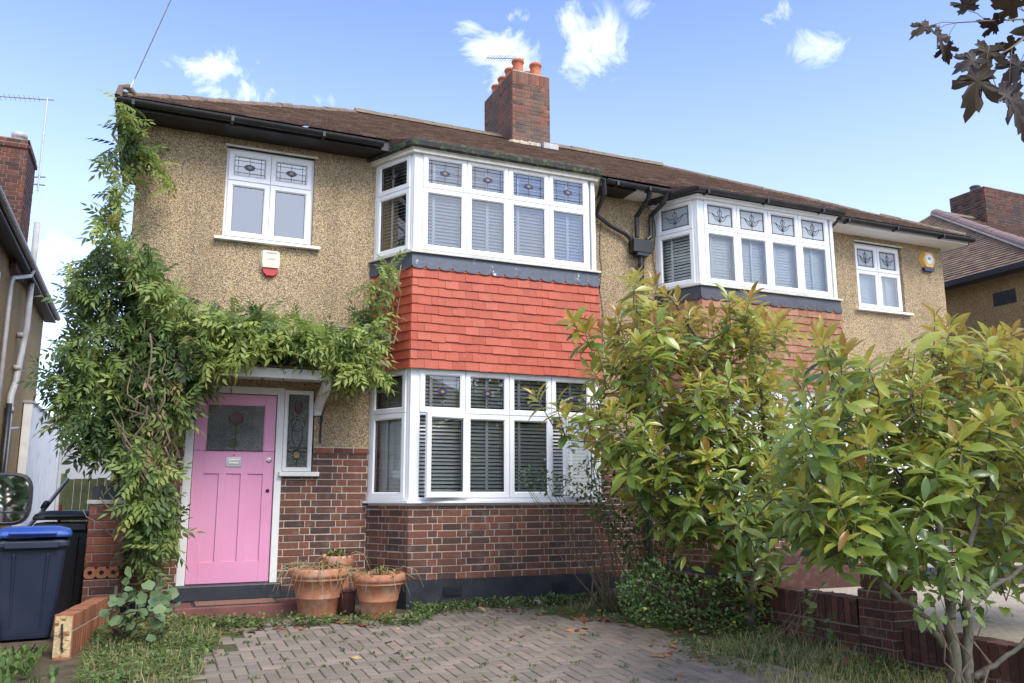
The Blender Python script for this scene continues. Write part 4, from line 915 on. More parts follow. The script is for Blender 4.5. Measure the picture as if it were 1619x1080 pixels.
# TV aerials
def aerial(name, mast, boomdir, L, els, label, brackets=()):
    t_ = empty(name, mast[0], label, 'aerial'); m_ = MB(); m_.tube(mast, .016, 'galvanised', 8)
    for b_ in brackets: m_.tube(b_, .012, 'rust_iron', 6)
    m_.build('mast', t_)
    b_ = MB(); top = np.array(mast[1])-Z*.03; d = np.array(boomdir, float); d /= np.linalg.norm(d); b_.tube([top-d*.1, top+d*L], .010, 'galvanised', 6)
    s_ = np.cross(d, Z); s_ /= np.linalg.norm(s_)
    for k in range(els): c_ = top+d*(.12+(L-.14)*k/(els-1)); b_.tube([c_-s_*.14, c_+s_*.14], .004, 'galvanised', 5)
    b_.build('boom', t_)
P1, P0 = P(75, 155, 'y', 5.6), P(68, 303, 'y', 5.6); P0[0] = P1[0]
aerial('tv_aerial', [P0, P1], P(0, 150, 'y', 5.6)-P1, .78, 10, 'television aerial on a tall thin mast beside the far left chimney', [(P(54, 280, 'y', 5.6), P(72, 280, 'y', 5.6)), (P(53, 291, 'y', 5.6), P(71, 293, 'y', 5.6))])
Q = P(822, 93, 'y', 4.4); aerial('tv_aerial', [np.array((Q[0], 4.4, 8.3)), Q+Z*.03], P(755, 91, 'y', 4.4)-Q, .72, 11, 'slim television aerial poking out left of the central chimney pots')

# ================================================================== right neighbour house
H3 = empty('neighbour_house', (15, 2, 0), 'tan pebbledashed house at the far right edge with a brown hipped tile roof', 'house')
w = MB(); x3 = 13.15; yb, yf = 9.5, .0
w.face([(x3, yf, -.2), (x3, yb, -.2), (x3, yb, 5.1), (x3, yf, 5.1)], 'pebbledash_tan'); w.face([(x3, yf, -.2), (22, yf, -.2), (22, yf, 5.1), (x3, yf, 5.1)], 'pebbledash_tan')
w.face([(x3, yb, -.2), (22, yb, -.2), (22, yb, 5.1), (x3, yb, 5.1)], 'pebbledash_tan'); w.build('wall', H3)
r = MB(); ex = 12.8; ap = np.array((16.4, 4.6, 8.05)); ap2 = np.array((21, 4.6, 8.05)); ezz = 5.2
tiles(r, (ex, yb+.35, ezz), (ex, -.45, ezz), ap, ap+Y*.02, 'roof_tile_brown', .115, .165, .022, .003) if False else tiles(r, (ex, -.45, ezz), (ex, yb+.35, ezz), ap+Y*.02, ap, 'roof_tile_brown', .115, .165, .022, .003) if False else None
tiles(r, (ex, yb+.35, ezz), (ex, -.45, ezz), ap, ap+Y*.02, 'roof_tile_brown', .115, .165, .022, .003)
tiles(r, (ex, -.45, ezz), (22, -.45, ezz), ap2+X, ap, 'roof_tile', .11, .165, .018, .003)
r.face([(22, yb+.35, ezz), (ex, yb+.35, ezz), ap, ap2+X], 'roof_tile_brown')
ridge(r, (ex, -.45, ezz+.05), ap+Z*.04, 'ridge_tile_purple', .13, .36, 'cement'); ridge(r, ap+Z*.04, ap2+X+Z*.04, 'ridge_tile', .1); ridge(r, (ex, yb+.35, ezz+.04), ap+Z*.02, 'cement', .06)
r.build('roof', H3)
g = MB(); g.wbox(ex-.03, ex+.0, -.5, yb+.4, ezz-.09, ezz+.01, 'black_gutter'); g.wbox(ex, x3, -.45, yb+.35, ezz-.085, ezz-.07, 'black_gutter'); g.wbox(x3-.012, x3-.002, .5, .95, 4.6, 4.85, 'black_gutter'); g.build('fascia', H3)
ch = MB(); a0 = P(1555, 292, 'y', 4.2); cx_ = a0[0]; z1_ = a0[2]-.04
ch.wbox(cx_+.004, cx_+1.5, 4.2+.004, 5.2, 7.0, z1_-.02, 'mortar_dark', .5)
for (O2, U2, N2, w2_) in (((cx_, 4.2, 0), X, -Y, 1.5), ((cx_, 5.2, 0), -Y, -X, 1.0)):
    brick_panel(ch, np.array(O2)+N2*.001, U2, N2, w2_, 7.4, z1_, 'brick_sooty', mortar='mortar_dark', back=.003)
cho = ch.build('chimney', H3)
for k in range(3):
    p_ = MB(); p_.lathe((cx_+.35+k*.42, 4.7, z1_-.03), [(.16, 0), (.13, .05), (.12, .2), (.14, .22), (.12, .25), (0, .25)], 'terracotta_chimney' if k != 0 else 'lead_grey', 18); p_.build('chimney_pot', cho, smooth=True)

# ================================================================== left neighbour house
H4 = empty('neighbour_house', (-6, 3, 0), 'tan pebbledashed house at the far left edge with grey side pipes', 'house')
xs_ = -3.62; xg = -3.36; zg4 = 5.1
w = MB(); ye = P(75, 445, 'x', xs_)[1]; w.face([(xs_, ye, -.3), (xs_, -1, -.3), (xs_, -1, zg4), (xs_, ye, zg4)], 'pebbledash_tan'); w.face([(xs_, ye, -.3), (-12, ye, -.3), (-12, ye, zg4), (xs_, ye, zg4)], 'pebbledash_tan'); w.face([(xs_, -1, -.3), (-12, -1, -.3), (-12, -1, zg4), (xs_, -1, zg4)], 'pebbledash_tan')
w.build('wall', H4)
yt = ye+.2
r = MB(); tiles(r, (xg, yt, zg4+.08), (xg, -1.3, zg4+.08), (-6.6, 2.2, 7.2), (-6.6, yt-3.2, 7.2), 'roof_tile', .1); r.build('roof', H4)
g = MB()
def half(mb_, p, q, rr, mat):
    p, q = np.array(p, float), np.array(q, float); d = (q-p)/np.linalg.norm(q-p); s2 = np.cross(d, Z); vs = [e_+s2*math.cos(math.pi*k/8)*rr-Z*math.sin(math.pi*k/8)*rr for e_ in (p, q) for k in range(9)]
    mb_.add(vs, [(k, k+1, k+10, k+9) for k in range(8)]+[tuple(range(9)), tuple(range(17, 8, -1)), (0, 9, 17, 8)], mat)
half(g, (xg, -1.3, zg4+.07), (xg, yt+.05, zg4+.07), .06, 'grey_pipe'); g.build('gutter', H4)
g = MB(); g.wbox(xs_, xg-.03, -1.3, yt, zg4-.05, zg4-.03, 'black_gutter'); g.wbox(xg-.06, xg-.04, -1.3, yt, zg4-.06, zg4+.07, 'black_gutter'); g.build('fascia', H4)
g = MB(); dp = xs_+.07
def XP(u, v, x=dp): return P(u, v, 'x', x)
y_a = XP(12, 500)[1]; a_ = np.array((dp, y_a, 4.1))
g.tube([(xg, y_a+.9, zg4+.0), (xg-.03, y_a+.85, zg4-.12), (dp, y_a+.1, zg4-.35), (dp, y_a, zg4-.5), (dp, y_a, -.1)], .035, 'grey_pipe', 10); g.build('downpipe', H4, smooth=True)
g = MB(); t_p = P(59, 352, 'x', -3.47); y_b = t_p[1]; g.tube([t_p, (-3.47, y_b, 4.2), (dp, y_b, 3.2), (dp, y_b-.4, 2.9), (dp, y_b-.4, -.1)], .055, 'grey_pipe', 12)
for z in (4.0, 3.4, 2.6): g.tube([(dp, y_b-(.4 if z < 3 else 0), z), (dp, y_b-(.4 if z < 3 else 0), z+.09)], .07, 'grey_pipe', 12)
g.build('soil_pipe', H4, smooth=True)
g = MB(); y_c = XP(8, 700)[1]; g.tube([(dp, y_c, 2.75), (dp, y_c, -.1)], .05, 'black_gutter', 10); g.tube([(dp, y_c, 2.3), (dp+.03, y_c+1.2, 2.42)], .02, 'grey_pipe', 8); g.build('waste_pipe', H4, smooth=True)
g = MB(); wy = XP(0, 400, xs_)[1]; g.wbox(xs_-.02, xs_+.03, wy-1.0, wy-.0+.05, 3.6, 4.6, 'white_upvc'); g.wbox(xs_, xs_+.09, wy-1.1, wy+.12, 3.54, 3.6, 'white_upvc'); g.build('window', H4)
tl = P(46, 222, 'y', 6.2); ch = MB(); w_ = 1.0
ch.wbox(tl[0]-w_, tl[0]-.004, 6.204, 7.2, 4.9, tl[2]-.02, 'mortar_dark', .5)
for (O2, U2, N2, w2_) in (((tl[0]-w_, 6.2, 0), X, -Y, w_), ((tl[0], 6.2, 0), Y, X, 1.0)):
    brick_panel(ch, np.array(O2)+np.array(N2)*.001, U2, N2, w2_, 4.9, tl[2]-.16, 'brick_sooty', mortar='mortar_dark', back=.003)
    brick_panel(ch, np.array(O2)+np.array(N2)*.03-np.array(U2)*.03, U2, N2, w2_+.06, tl[2]-.16, tl[2]-.08, 'brick_sooty', mortar='mortar_dark', back=.03)
    brick_panel(ch, np.array(O2)+np.array(N2)*.012-np.array(U2)*.012, U2, N2, w2_+.024, tl[2]-.08, tl[2], 'brick_sooty', mortar='mortar_dark', back=.03)
ch.wbox(tl[0]-w_+.1, tl[0]-.1, 6.3, 7.1, tl[2]-.04, tl[2]+.05, 'cement')
cho = ch.build('chimney', H4)
pt = P(32, 205, 'y', 6.7); p_ = MB(); p_.lathe((pt[0], 6.7, tl[2]+.03), [(.12, 0), (.1, .06), (.095, .16), (.11, .17), (.13, .18), (.13, .25), (.10, .27), (0, .27)], 'grey_pipe', 18); p_.build('chimney_pot', cho, smooth=True)

# white rendered garage wall, grey wall, gate between the houses
yw = P(50, 640, 'x', -3.45)[1]; w = MB(); zt4 = P(58, 640, 'x', -3.45)[2]
w.wbox(-3.6, -3.45, 9.6, 16.5, -.4, 3.0, 'white_render'); w.wbox(-3.62, -3.43, 9.58, 16.5, 3.0, 3.05, 'grey_paint'); 
tag(w.build('side_wall'), 'tall white rendered wall running back beside the blue-lidded bin', 'wall')
w = MB(); w.wbox(-3.44, -1.0, 16.3, 16.45, -.4, 2.6, 'grey_paint'); tag(w.build('back_wall'), 'pale grey wall seen above the mottled green gate', 'wall')
gt = empty('side_gate', (-2.2, 5.5, 0), 'weathered green and yellow plank gate in the side passage', 'gate')
g = MB(); gx = -2.42
for k in range(8): g.wbox(gx+k*.11, gx+k*.11+.104, 5.5+random.gauss(0, .002), 5.53, 0, 1.42+random.gauss(0, .008), 'gate_wood')
g.build('board', gt); g = MB(); g.wbox(gx-.08, gx, 5.48, 5.56, 0, 1.5, 'gate_wood'); g.wbox(gx+.88, gx+.95, 5.48, 5.56, 0, 1.5, 'gate_wood'); g.build('post', gt)

# ================================================================== low walls and piers
def hollow(mb_, O, U, Nn, L, z0, z1, mat, holes=3):
    """perforated brick laid on its edge: face with real holes"""
    O, U, Nn = (np.array(q, float) for q in (O, U, Nn)); hs = []
    w_ = L/holes
    mb_.box(O, U, Nn, Z, (0, L), (-.09, -.05), (z0, z1), 'black_gutter')
    us = [0]
    for k in range(holes):
        c_ = w_*(k+.5); r_ = min(w_*.21, (z1-z0)*.23); n = 12
        for q in range(n):
            a0, a1 = 2*math.pi*q/n, 2*math.pi*(q+1)/n
            def ed(a):
                ca, sa = math.cos(a), math.sin(a); t = min((w_/2)/max(abs(ca), 1e-6), ((z1-z0)/2)/max(abs(sa), 1e-6)); return c_+ca*t, (z0+z1)/2+sa*t
            e0, e1 = ed(a0), ed(a1); i0 = (c_+r_*math.cos(a0), (z0+z1)/2+r_*math.sin(a0)); i1 = (c_+r_*math.cos(a1), (z0+z1)/2+r_*math.sin(a1))
            F = lambda p, n_: O+U*p[0]+Z*p[1]+Nn*n_
            mb_.face([F(i0, .0), F(e0, .0), F(e1, .0), F(i1, .0)], mat, .6); mb_.face([F(i0, 0), F(i1, 0), F(i1, -.06), F(i0, -.06)], 'brick_maroon', .2)
    mb_.face([O+Z*z1, O+U*L+Z*z1, O+U*L-Nn*.09+Z*z1, O-Nn*.09+Z*z1], mat, .6)
    mb_.face([O+Z*z0, O+Z*z1, O-Nn*.09+Z*z1, O-Nn*.09+Z*z0], mat, .5); mb_.face([O+U*L+Z*z0, O+U*L+Z*z1, O+U*L-Nn*.09+Z*z1, O+U*L-Nn*.09+Z*z0], mat, .5)
def pier(name, x0, x1, y0, y1, z0, z1, mat, label):
    t_ = empty(name, ((x0+x1)/2, (y0+y1)/2, z0), label, 'brick pier'); b_ = MB(); b_.wbox(x0+.004, x1-.004, y0+.004, y1-.004, z0, z1-.01, 'mortar_dark', .5)
    for (O2, U2, N2, w2_) in (((x0, y0, 0), X, -Y, x1-x0), ((x1, y0, 0), Y, X, y1-y0), ((x0, y1, 0), -Y, -X, y1-y0)):
        brick_panel(b_, np.array(O2)+np.array(N2)*.001, U2, N2, w2_, z0, z1, mat, 'flemish', 'mortar_dark', back=.003)
    b_.wbox(x0+.003, x1-.003, y0+.003, y1-.003, z1-.012, z1+.003, mat)
    b_.build('brickwork', t_); return t_
pl = pier('gate_pier', -1.76, -1.44, -.42, -.05, -.15, 1.06, 'brick_red', 'tall narrow brick pier with a stone ledge, between the bins and the creeper')
c = MB(); c.wbox(-1.79, -1.42, -.45, -.04, 1.06, 1.10, 'cement'); c.wbox(-1.75, -1.45, -.41, -.06, 1.10, 1.23, 'black_plinth'); c.build('capping', pl, bevel=.006)
c = MB(); hollow(c, (-1.76, -.52, 0), X, -Y, .30, .37, .475, 'brick_orange'); brick_panel(c, (-1.76, -.518, 0), X, -Y, .30, -.15, .36, 'brick_maroon', mortar='mortar_dark', back=.09); c.build('hollow_brick', pl)
# left low wall with broken end
lw = empty('garden_wall', (-1.78, -1.6, -.1), 'low orange-red garden wall with a broken yellow end, beside the blue-lidded bin', 'wall')
A2_ = P(110, 1046, 'z', -.135); B2_ = np.array((-1.50, -.52, A2_[2])); A2_[2] = 0; B2_[2] = 0
LW = np.linalg.norm(B2_-A2_); Uw = (B2_-A2_)/LW; Nw = np.cross(Uw, Z); tw_ = .13        # Uw runs back towards the pier, Nw faces the drive
b = MB(); b.box(A2_, Uw, -Nw, Z, (.004, LW), (.004, tw_-.004), (-.4, .12), 'mortar', .5)
brick_panel(b, A2_+Nw*.001, Uw, Nw, LW, -.12, .10, 'brick_orange', bond='soldier', course=.22, mortar='mortar', back=.003); brick_panel(b, A2_+Nw*.001, Uw, Nw, LW, -.36, -.12, 'brick_orange', mortar='mortar', back=.003)
for k in range(int(LW/.075)): b.box(A2_, Uw, -Nw, Z, (k*.0755, k*.0755+.066), (-.005, tw_+.005), (.105, .215+random.gauss(0, .002)), 'brick_orange')
b.build('brickwork', lw)
rs = random.Random(3); b = MB(); b.box(A2_, Uw, -Nw, Z, (-.006, .003), (.004, tw_-.004), (-.1, .205), 'sandstone')
for k in range(26):
    z = rs.uniform(-.2, .19); x = rs.uniform(.012, tw_-.03); w2 = rs.uniform(.01, .04); b.box(A2_, Uw, -Nw, Z, (-.009-rs.random()*.006, -.004), (x, min(x+w2, tw_-.006)), (z, z+rs.uniform(.008, .03)), 'sandstone' if k % 4 else 'brick_orange')
b.box(A2_, Uw, -Nw, Z, (-.022, -.006), (.004, tw_-.012), (-.2, -.10), 'brick_orange'); b.box(A2_, Uw, -Nw, Z, (-.035, -.006), (-.004, tw_-.03), (-.35, -.2), 'sandstone')
for (x, z, h_) in ((.060, .02, .06), (.064, .07, .05), (.057, -.04, .055), (.067, .12, .03), (.05, -.06, .03)): b.box(A2_, Uw, -Nw, Z, (-.018, -.008), (x, x+.010+.008*rs.random()), (z, z+h_), 'black_iron')
b.build('broken_end', lw)
# boundary wall on the right
rw = empty('garden_wall', (4.45, -3.3, 0), 'low dark brick boundary wall ending at the brick pier, behind the middle evergreen', 'wall')
b = MB(); xa, xb = 4.38, 4.56
b.wbox(xa+.004, xb, -3.9, -.65, -.4, .24, 'mortar_dark', .5); brick_panel(b, (xa, -.65, 0), -Y, -X, 3.25, -.35, .02, 'brick_maroon', mortar='mortar_dark', back=.003)
for k in range(43): b.wbox(xa-.006, xb+.005, -3.9+k*.0755, -3.9+k*.0755+.066, .025, .245+random.gauss(0, .003), 'brick_maroon')
b.build('brickwork', rw)
pr_ = pier('gate_pier', 4.30, 4.57, -4.36, -4.0, -.4, .34, 'brick_maroon', 'short brown brick pier topped by a hollow brick, beside the right-hand evergreen')
c = MB(); hollow(c, (4.32, -4.34, 0), X, -Y, .24, .348, .46, 'brick_red'); c.wbox(4.32, 4.56, -4.245, -4.02, .35, .458, 'brick_maroon'); c.build('hollow_brick', pr_)
rw = empty('garden_wall', (4.45, -6, 0), 'low brick boundary wall in front of the sandy forecourt, behind the right-hand evergreen stems', 'wall')
b = MB(); b.wbox(xa+.004, xb, -9, -4.37, -.6, .06, 'mortar_dark', .5); brick_panel(b, (xa, -4.37, 0), -Y, -X, 4.6, -.6, -.18, 'brick_maroon', mortar='mortar_dark', back=.003)
for k in range(61): b.wbox(xa-.006, xb+.005, -4.44-k*.0755, -4.44-k*.0755+.066, -.175, .07+random.gauss(0, .003), 'brick_maroon')
b.build('brickwork', rw)
f = MB(); f.wbox(4.56, 13, -9.5, -.0, -.6, .055, 'forecourt'); tag(f.build('forecourt'), kind='structure')
# curved step with blue bricks
cs = empty('entrance_step', (8.3, -.8, .05), 'curved doorstep edged with blue-black bricks, behind the right-hand evergreen', 'step')
f = MB(); cx_, cy_ = 8.75, -.6; rad = 1.75
vs = [(cx_+rad*.98*math.cos(a), cy_+rad*.98*math.sin(a), .235) for a in np.linspace(math.pi, 2*math.pi, 30)]; f.face(vs, 'forecourt'); f.build('tread', cs)
f = MB()
for k, a in enumerate(np.linspace(math.pi, 2*math.pi, 74)):
    O2 = np.array((cx_+rad*math.cos(a), cy_+rad*math.sin(a), 0)); rd = np.array((math.cos(a), math.sin(a), 0)); tg = np.array((-math.sin(a), math.cos(a), 0))
    f.box(O2, tg, rd, Z, (-.034, .034), (-.2, .012), (.055, .25), 'bluebrick' if k % 3 else 'brick_maroon')
f.build('edging', cs, bevel=.006)
f = MB(); f.wbox(5.3, 6.9, -1.75, -.66, .05, .30, 'brick_maroon'); f.wbox(5.3, 6.9, -1.35, -.66, .30, .42, 'brick_maroon')
tag(f.build('red_step', bevel=.01), 'red painted step below the right-hand bay, seen through the evergreens', 'step')
# house 1 doorstep and mat
f = MB(); f.wbox(-1.12, .28, -.60, -.11, -.12, .065, 'red_step'); tag(f.build('doorstep', bevel=.008), 'low red tiled doorstep under the pink front door', 'step')
f = MB(); f.wbox(-.75, .02, -.50, -.17, .0685, .078, 'doormat'); f.wbox(-.78, .05, -.53, -.14, .0665, .071, 'black_iron'); tag(f.build('doormat'), 'worn brown doormat with a dark edge lying on the red doorstep', 'doormat')

# ================================================================== wheelie bins
def bin_(x, y, rot, lidmat, bodymat, label, h=.96):
    t_ = empty('wheelie_bin', (x, y, gz(y)), label, 'wheelie bin'); t_.rotation_euler = (0, 0, rot)
    b = MB(); n = 4; prof = [(.0, .20, .23), (.03, .205, .235), (h*.82, .265, .31), (h*.86, .285, .335), (h*.9, .285, .335), (h*.92, .27, .32)]
    def rr(hw, hd, z, c=.05):
        pts = []
        for sx, sy, a0 in ((1, 1, 0), (-1, 1, 90), (-1, -1, 180), (1, -1, 270)):
            for k in range(4): a = R(a0+30*k); pts.append((sx*(hw-c)+c*math.cos(a), sy*(hd-c)+c*math.sin(a), z))
        return pts
    L = [rr(w_, d_, z+.012) for z, w_, d_ in prof]; vs = [p for l_ in L for p in l_]; m_ = 16
    fs = [(i*m_+k, i*m_+(k+1) % m_, (i+1)*m_+(k+1) % m_, (i+1)*m_+k) for i in range(len(L)-1) for k in range(m_)]+[tuple(range(m_))[::-1], tuple((len(L)-1)*m_+k for k in range(m_))]
    b.add(vs, fs, bodymat)
    for sx in (-.11, .11):   # moulded ribs
        b.add([(sx-.012, -.232, .10), (sx+.012, -.232, .10), (sx*1.15+.014, -.312, h*.8), (sx*1.15-.014, -.312, h*.8), (sx-.008, -.245, .10), (sx+.008, -.245, .10), (sx*1.15+.01, -.325, h*.8), (sx*1.15-.01, -.325, h*.8)], [(4, 5, 6, 7), (0, 4, 7, 3), (5, 1, 2, 6), (3, 7, 6, 2), (0, 1, 5, 4)], bodymat)
        b.add([(sx-.012, .232, .10), (sx+.012, .232, .10), (sx*1.15+.014, .312, h*.8), (sx*1.15-.014, .312, h*.8), (sx-.006, .245, .10), (sx+.006, .245, .10), (sx*1.15+.008, .325, h*.8), (sx*1.15-.008, .325, h*.8)], [(4, 5, 6, 7), (0, 4, 7, 3), (5, 1, 2, 6), (3, 7, 6, 2), (0, 1, 5, 4)], bodymat)
    b.box((0, 0, 0), X, Y, Z, (-.2, .2), (.30, .36), (h*.86, h*.92), bodymat)
    b.build('body', t_, world=False, bevel=.004)
    l = MB(); L = [rr(.295, .345, h*.96+.0, .06), rr(.30, .35, h*.985, .06), rr(.285, .33, h*1.02, .07), rr(.20, .25, h*1.05, .09)]; vs = [p for q in L for p in q]
    fs = [(i*m_+k, i*m_+(k+1) % m_, (i+1)*m_+(k+1) % m_, (i+1)*m_+k) for i in range(3) for k in range(m_)]+[tuple(range(m_))[::-1], tuple(48+k for k in range(m_))]
    l.add(vs, fs, lidmat); l.tube([(-.18, .37, h*1.0), (.18, .37, h*1.0)], .018, lidmat, 8); l.build('lid', t_, world=False, smooth=False, bevel=.006)
    for sx in (-1, 1):
        w_ = MB(); w_.lathe((0, 0, 0), [(.03, -.025), (.085, -.025), (.10, -.018), (.10, .018), (.085, .025), (.03, .025)], 'tyre', 20); w_.v = [(sx*.25+z, .27+xx, .10+yy) for xx, yy, z in w_.v]; w_.build('wheel', t_, world=False)
    return t_
bin_(-2.16, -.92, R(184), 'bin_blue', 'bin_body', 'dark navy wheelie bin with a blue lid beside the low red wall', .89)
bin_(-1.98, .45, R(176), 'bin_black', 'bin_black', 'black wheelie bin behind the blue-lidded one', 1.0)
f = MB(); f.tube([(-2.66, -1.3, .72), (-2.42, 1.0, 1.05), (-2.18, 3.2, 1.75)], .022, 'galvanised', 10)
for t in (.3, .6): 
    c_ = np.array((-2.66, -1.3, .72))*(1-t)+np.array((-2.18, 3.2, 1.7))*t; f.tube([c_-np.array((0, .04, 0)), c_+np.array((0, .04, .01))], .035, 'black_gutter', 8)
A_, B_ = P(18, 862, 'y', -.2), P(107, 758, 'y', 2.6)
f = MB(); f.tube([A_, (A_+B_)/2-Z*.03, B_], .022, 'galvanised', 10); f.tube([A_*.5+B_*.5-Z*.0, A_*.45+B_*.55+Z*.01], .035, 'black_gutter', 8)
tag(f.build('metal_pole'), 'long galvanised pole slanting up behind the blue-lidded bin against the white wall', 'pole')
A_, B_ = P(93, 840, 'y', .4), P(96, 798, 'y', .5)
f = MB(); f.tube([A_-Z*.3, B_], .014, 'red_plastic', 8); tag(f.build('red_stick'), 'short red stick poking up behind the blue bin lid', 'stick')
# ================================================================== parked car (only mirror and flank reach the picture)
car = empty('parked_car', (-2.75, -7.0, -.4), 'black car at the lower left edge, only its door mirror and flank in view', 'car')
b = MB(); fl_ = -1.85; g0 = -.42
secs = [(-9.3, .55, .75, .80), (-9.2, .35, .95, .9), (-8.6, .30, 1.0, .93), (-7.0, .28, 1.02, .95), (-5.9, .28, 1.0, .95), (-5.1, .28, .92, .92), (-4.75, .32, .85, .85), (-4.62, .45, .65, .75)]
rings = []
cx_ = fl_-.93
for (y, z0, z1, hw) in secs:
    rings.append([(cx_+sx*hw*k, y, g0+z) for sx, k, z in ((1, .88, z0), (1, .99, z0+.12), (1, 1.0, (z0+z1)/2), (1, .96, z1-.04), (1, .86, z1+.02), (-1, .86, z1+.02), (-1, .96, z1-.04), (-1, 1., (z0+z1)/2), (-1, .99, z0+.12), (-1, .88, z0))])
vs = [p for r_ in rings for p in r_]; m_ = 10; fs = [(i*m_+k, i*m_+(k+1) % m_, (i+1)*m_+(k+1) % m_, (i+1)*m_+k) for i in range(len(rings)-1) for k in range(m_)]+[tuple(range(m_))[::-1], tuple((len(rings)-1)*m_+k for k in range(m_))]
b.add(vs, fs, 'car_paint'); b.build('body', car, smooth=True)
b = MB(); top = [(-9.1, 1.0, .78), (-8.7, 1.5, .66), (-7.2, 1.56, .66), (-6.4, 1.5, .66), (-5.6, 1.02, .8)]
rings = [[(cx_+hw, y, g0+z*1.0), (cx_-hw, y, g0+z), (cx_-hw-.1, y, g0+.98), (cx_+hw+.1, y, g0+.98)] for y, z, hw in top]
vs = [p for r_ in rings for p in r_]; fs = [(i*4+k, i*4+(k+1) % 4, (i+1)*4+(k+1) % 4, (i+1)*4+k) for i in range(4) for k in range(4)]; b.add(vs, fs, 'car_paint'); b.build('cabin', car, bevel=.02)
for yy in (-8.4, -5.6):
    for sx in (-1, 1):
        w_ = MB(); w_.lathe((0, 0, 0), [(0, -.10), (.2, -.10), (.22, -.09), (.33, -.1), (.34, -.06), (.34, .1), (0, .1)], 'tyre', 28); w_.v = [(cx_+sx*(.82-z*0)-sx*z, yy+xx, g0+.34+y_) for xx, y_, z in w_.v]
        w_.build('wheel', car)
mo = P(11, 789, 'y', -6.0)
b = MB(); c0 = mo.copy(); hw, hh = .080, .096
def se(hw, hh, y, e=3.2, n=24, dx=0):
    return [(c0[0]+dx+hw*math.copysign(abs(math.cos(a))**(2/e), math.cos(a)), y, c0[2]+hh*math.copysign(abs(math.sin(a))**(2/e), math.sin(a))) for a in [2*math.pi*k/n for k in range(n)]]
L = [se(hw*.86, hh*.86, -5.995), se(hw*.9, hh*.9, -6.02), se(hw, hh, -6.015), se(hw*1.0, hh*1.0, -5.97), se(hw*.9, hh*.9, -5.9), se(hw*.5, hh*.55, -5.86)]
vs = [p for l_ in L for p in l_]; n = 24; fs = [(i*n+k, i*n+(k+1) % n, (i+1)*n+(k+1) % n, (i+1)*n+k) for i in range(5) for k in range(n)]+[tuple(5*n+k for k in range(n))]
b.add(vs, fs, 'black_plastic'); b.tube([(c0[0]-.06, -5.95, c0[2]-.07), (fl_-.1, -5.9, c0[2]-.16)], [.035, .05], 'car_paint', 10); mh = b.build('door_mirror', car)
b = MB(); b.face(se(hw*.865, hh*.865, -6.0), 'mirror'); b.build('mirror_glass', mh)
b = MB(); b.wbox(c0[0]-.07, c0[0]+.072, -6.012, -6.004, c0[2]-.052, c0[2]-.046, 'black_gutter'); b.build('mirror_divider', mh)

# ================================================================== flower pots
def pot(x, y, r, h, label, dead=60, seed=1, green=0):
    z0 = gz(y)+.01; t_ = empty('flower_pot', (x, y, z0), label, 'flower pot', 'terracotta pots in front of the bay'); b = MB()
    pr = [(0, .0), (r*.60, 0), (r*.62, .01), (r*.72, h*.38), (r*.735, h*.385), (r*.74, h*.40), (r*.735, h*.415), (r*.87, h*.74), (r*.93, h*.75), (r*.95, h*.775), (r*.93, h*.80), (r*.93, h*.815), (r*.99, h*.83), (r*1.0, h*.89), (r*.99, h*.96), (r*.95, h), (r*.88, h*.99), (r*.85, h*.9), (0, h*.9)]
    b.lathe((x, y, z0), pr, 'terracotta', 40); b.build('pot_body', t_, smooth=True)
    b = MB(); b.lathe((x, y, z0+h*.9), [(0, .03), (r*.5, .02), (r*.85, .004)], 'soil', 20); b.build('soil', t_)
    rs = np.random.default_rng(seed); st_ = MB()
    for k in range(dead):
        a = rs.uniform(0, 6.28); r0 = rs.uniform(0, r*.75); p0 = np.array((x+r0*math.cos(a), y+r0*math.sin(a), z0+h*.92)); a2 = a+rs.normal(0, .5); L_ = rs.uniform(.12, .36)
        d = np.array((math.cos(a2), math.sin(a2), 0)); u_ = rs.uniform(.1, .55)
        pts = [p0, p0+d*L_*.35+Z*L_*u_*.6, p0+d*L_*.75+Z*(L_*u_*.45-.01), p0+d*L_*1.0-Z*L_*rs.uniform(.1, .9)*.8]
        st_.tube(pts, [.003, .0025, .002, .001], 'dry_stem', 3, float(rs.random()), cap=False)
    st_.build('dead_plant', t_)
    n = 160; a = rs.uniform(0, 6.28, n); r0 = rs.uniform(0, 1, n)**.5*r*1.02; pos = np.stack([x+r0*np.cos(a), y+r0*np.sin(a), z0+h*(.94+.12*rs.random(n))], 1)
    o9 = scatter('dead_leaves', T_OV, pos, rdir(n), Z+rdir(n)*.5, rs.uniform(.02, .045, n), rs.uniform(0, 1, n), 'dead_leaf', t_); o9['kind'] = 'stuff'
    if green:
        g0_ = rs.uniform(0, 6.28, green); q_ = rs.uniform(0, r*.7, green); pos = np.stack([x+q_*np.cos(g0_), y+q_*np.sin(g0_), z0+h*.96+rs.random(green)*.06], 1)
        o9 = scatter('weeds', T_OV, pos, rdir(green)+Z*.5, Z+rdir(green)*.4, rs.uniform(.025, .055, green), rs.uniform(0, .9, green), 'leaf_weed', t_); o9['kind'] = 'stuff'
pA = P(502, 972, 'z', -.07); pB = P(597, 975, 'z', -.075)
pot(.38, -.80, .295, .47, 'large terracotta pot with straggly dead stems, nearest the doorstep', 110, 1, 50)
pot(.93, -1.07, .262, .43, 'large terracotta pot with rusty dead leaves against the bay plinth', 45, 2, 50)
pot(.66, -.36, .165, .555, 'narrower terracotta pot with fresh green growth, half hidden behind the two big pots', 20, 3, 160)
f = MB(); f.lathe((.74, -.78, gz(-.8)), [(0, 0), (.075, 0), (.08, .03), (.085, .26), (.07, .28), (.03, .30), (.028, .34), (0, .34)], 'red_plastic', 18)
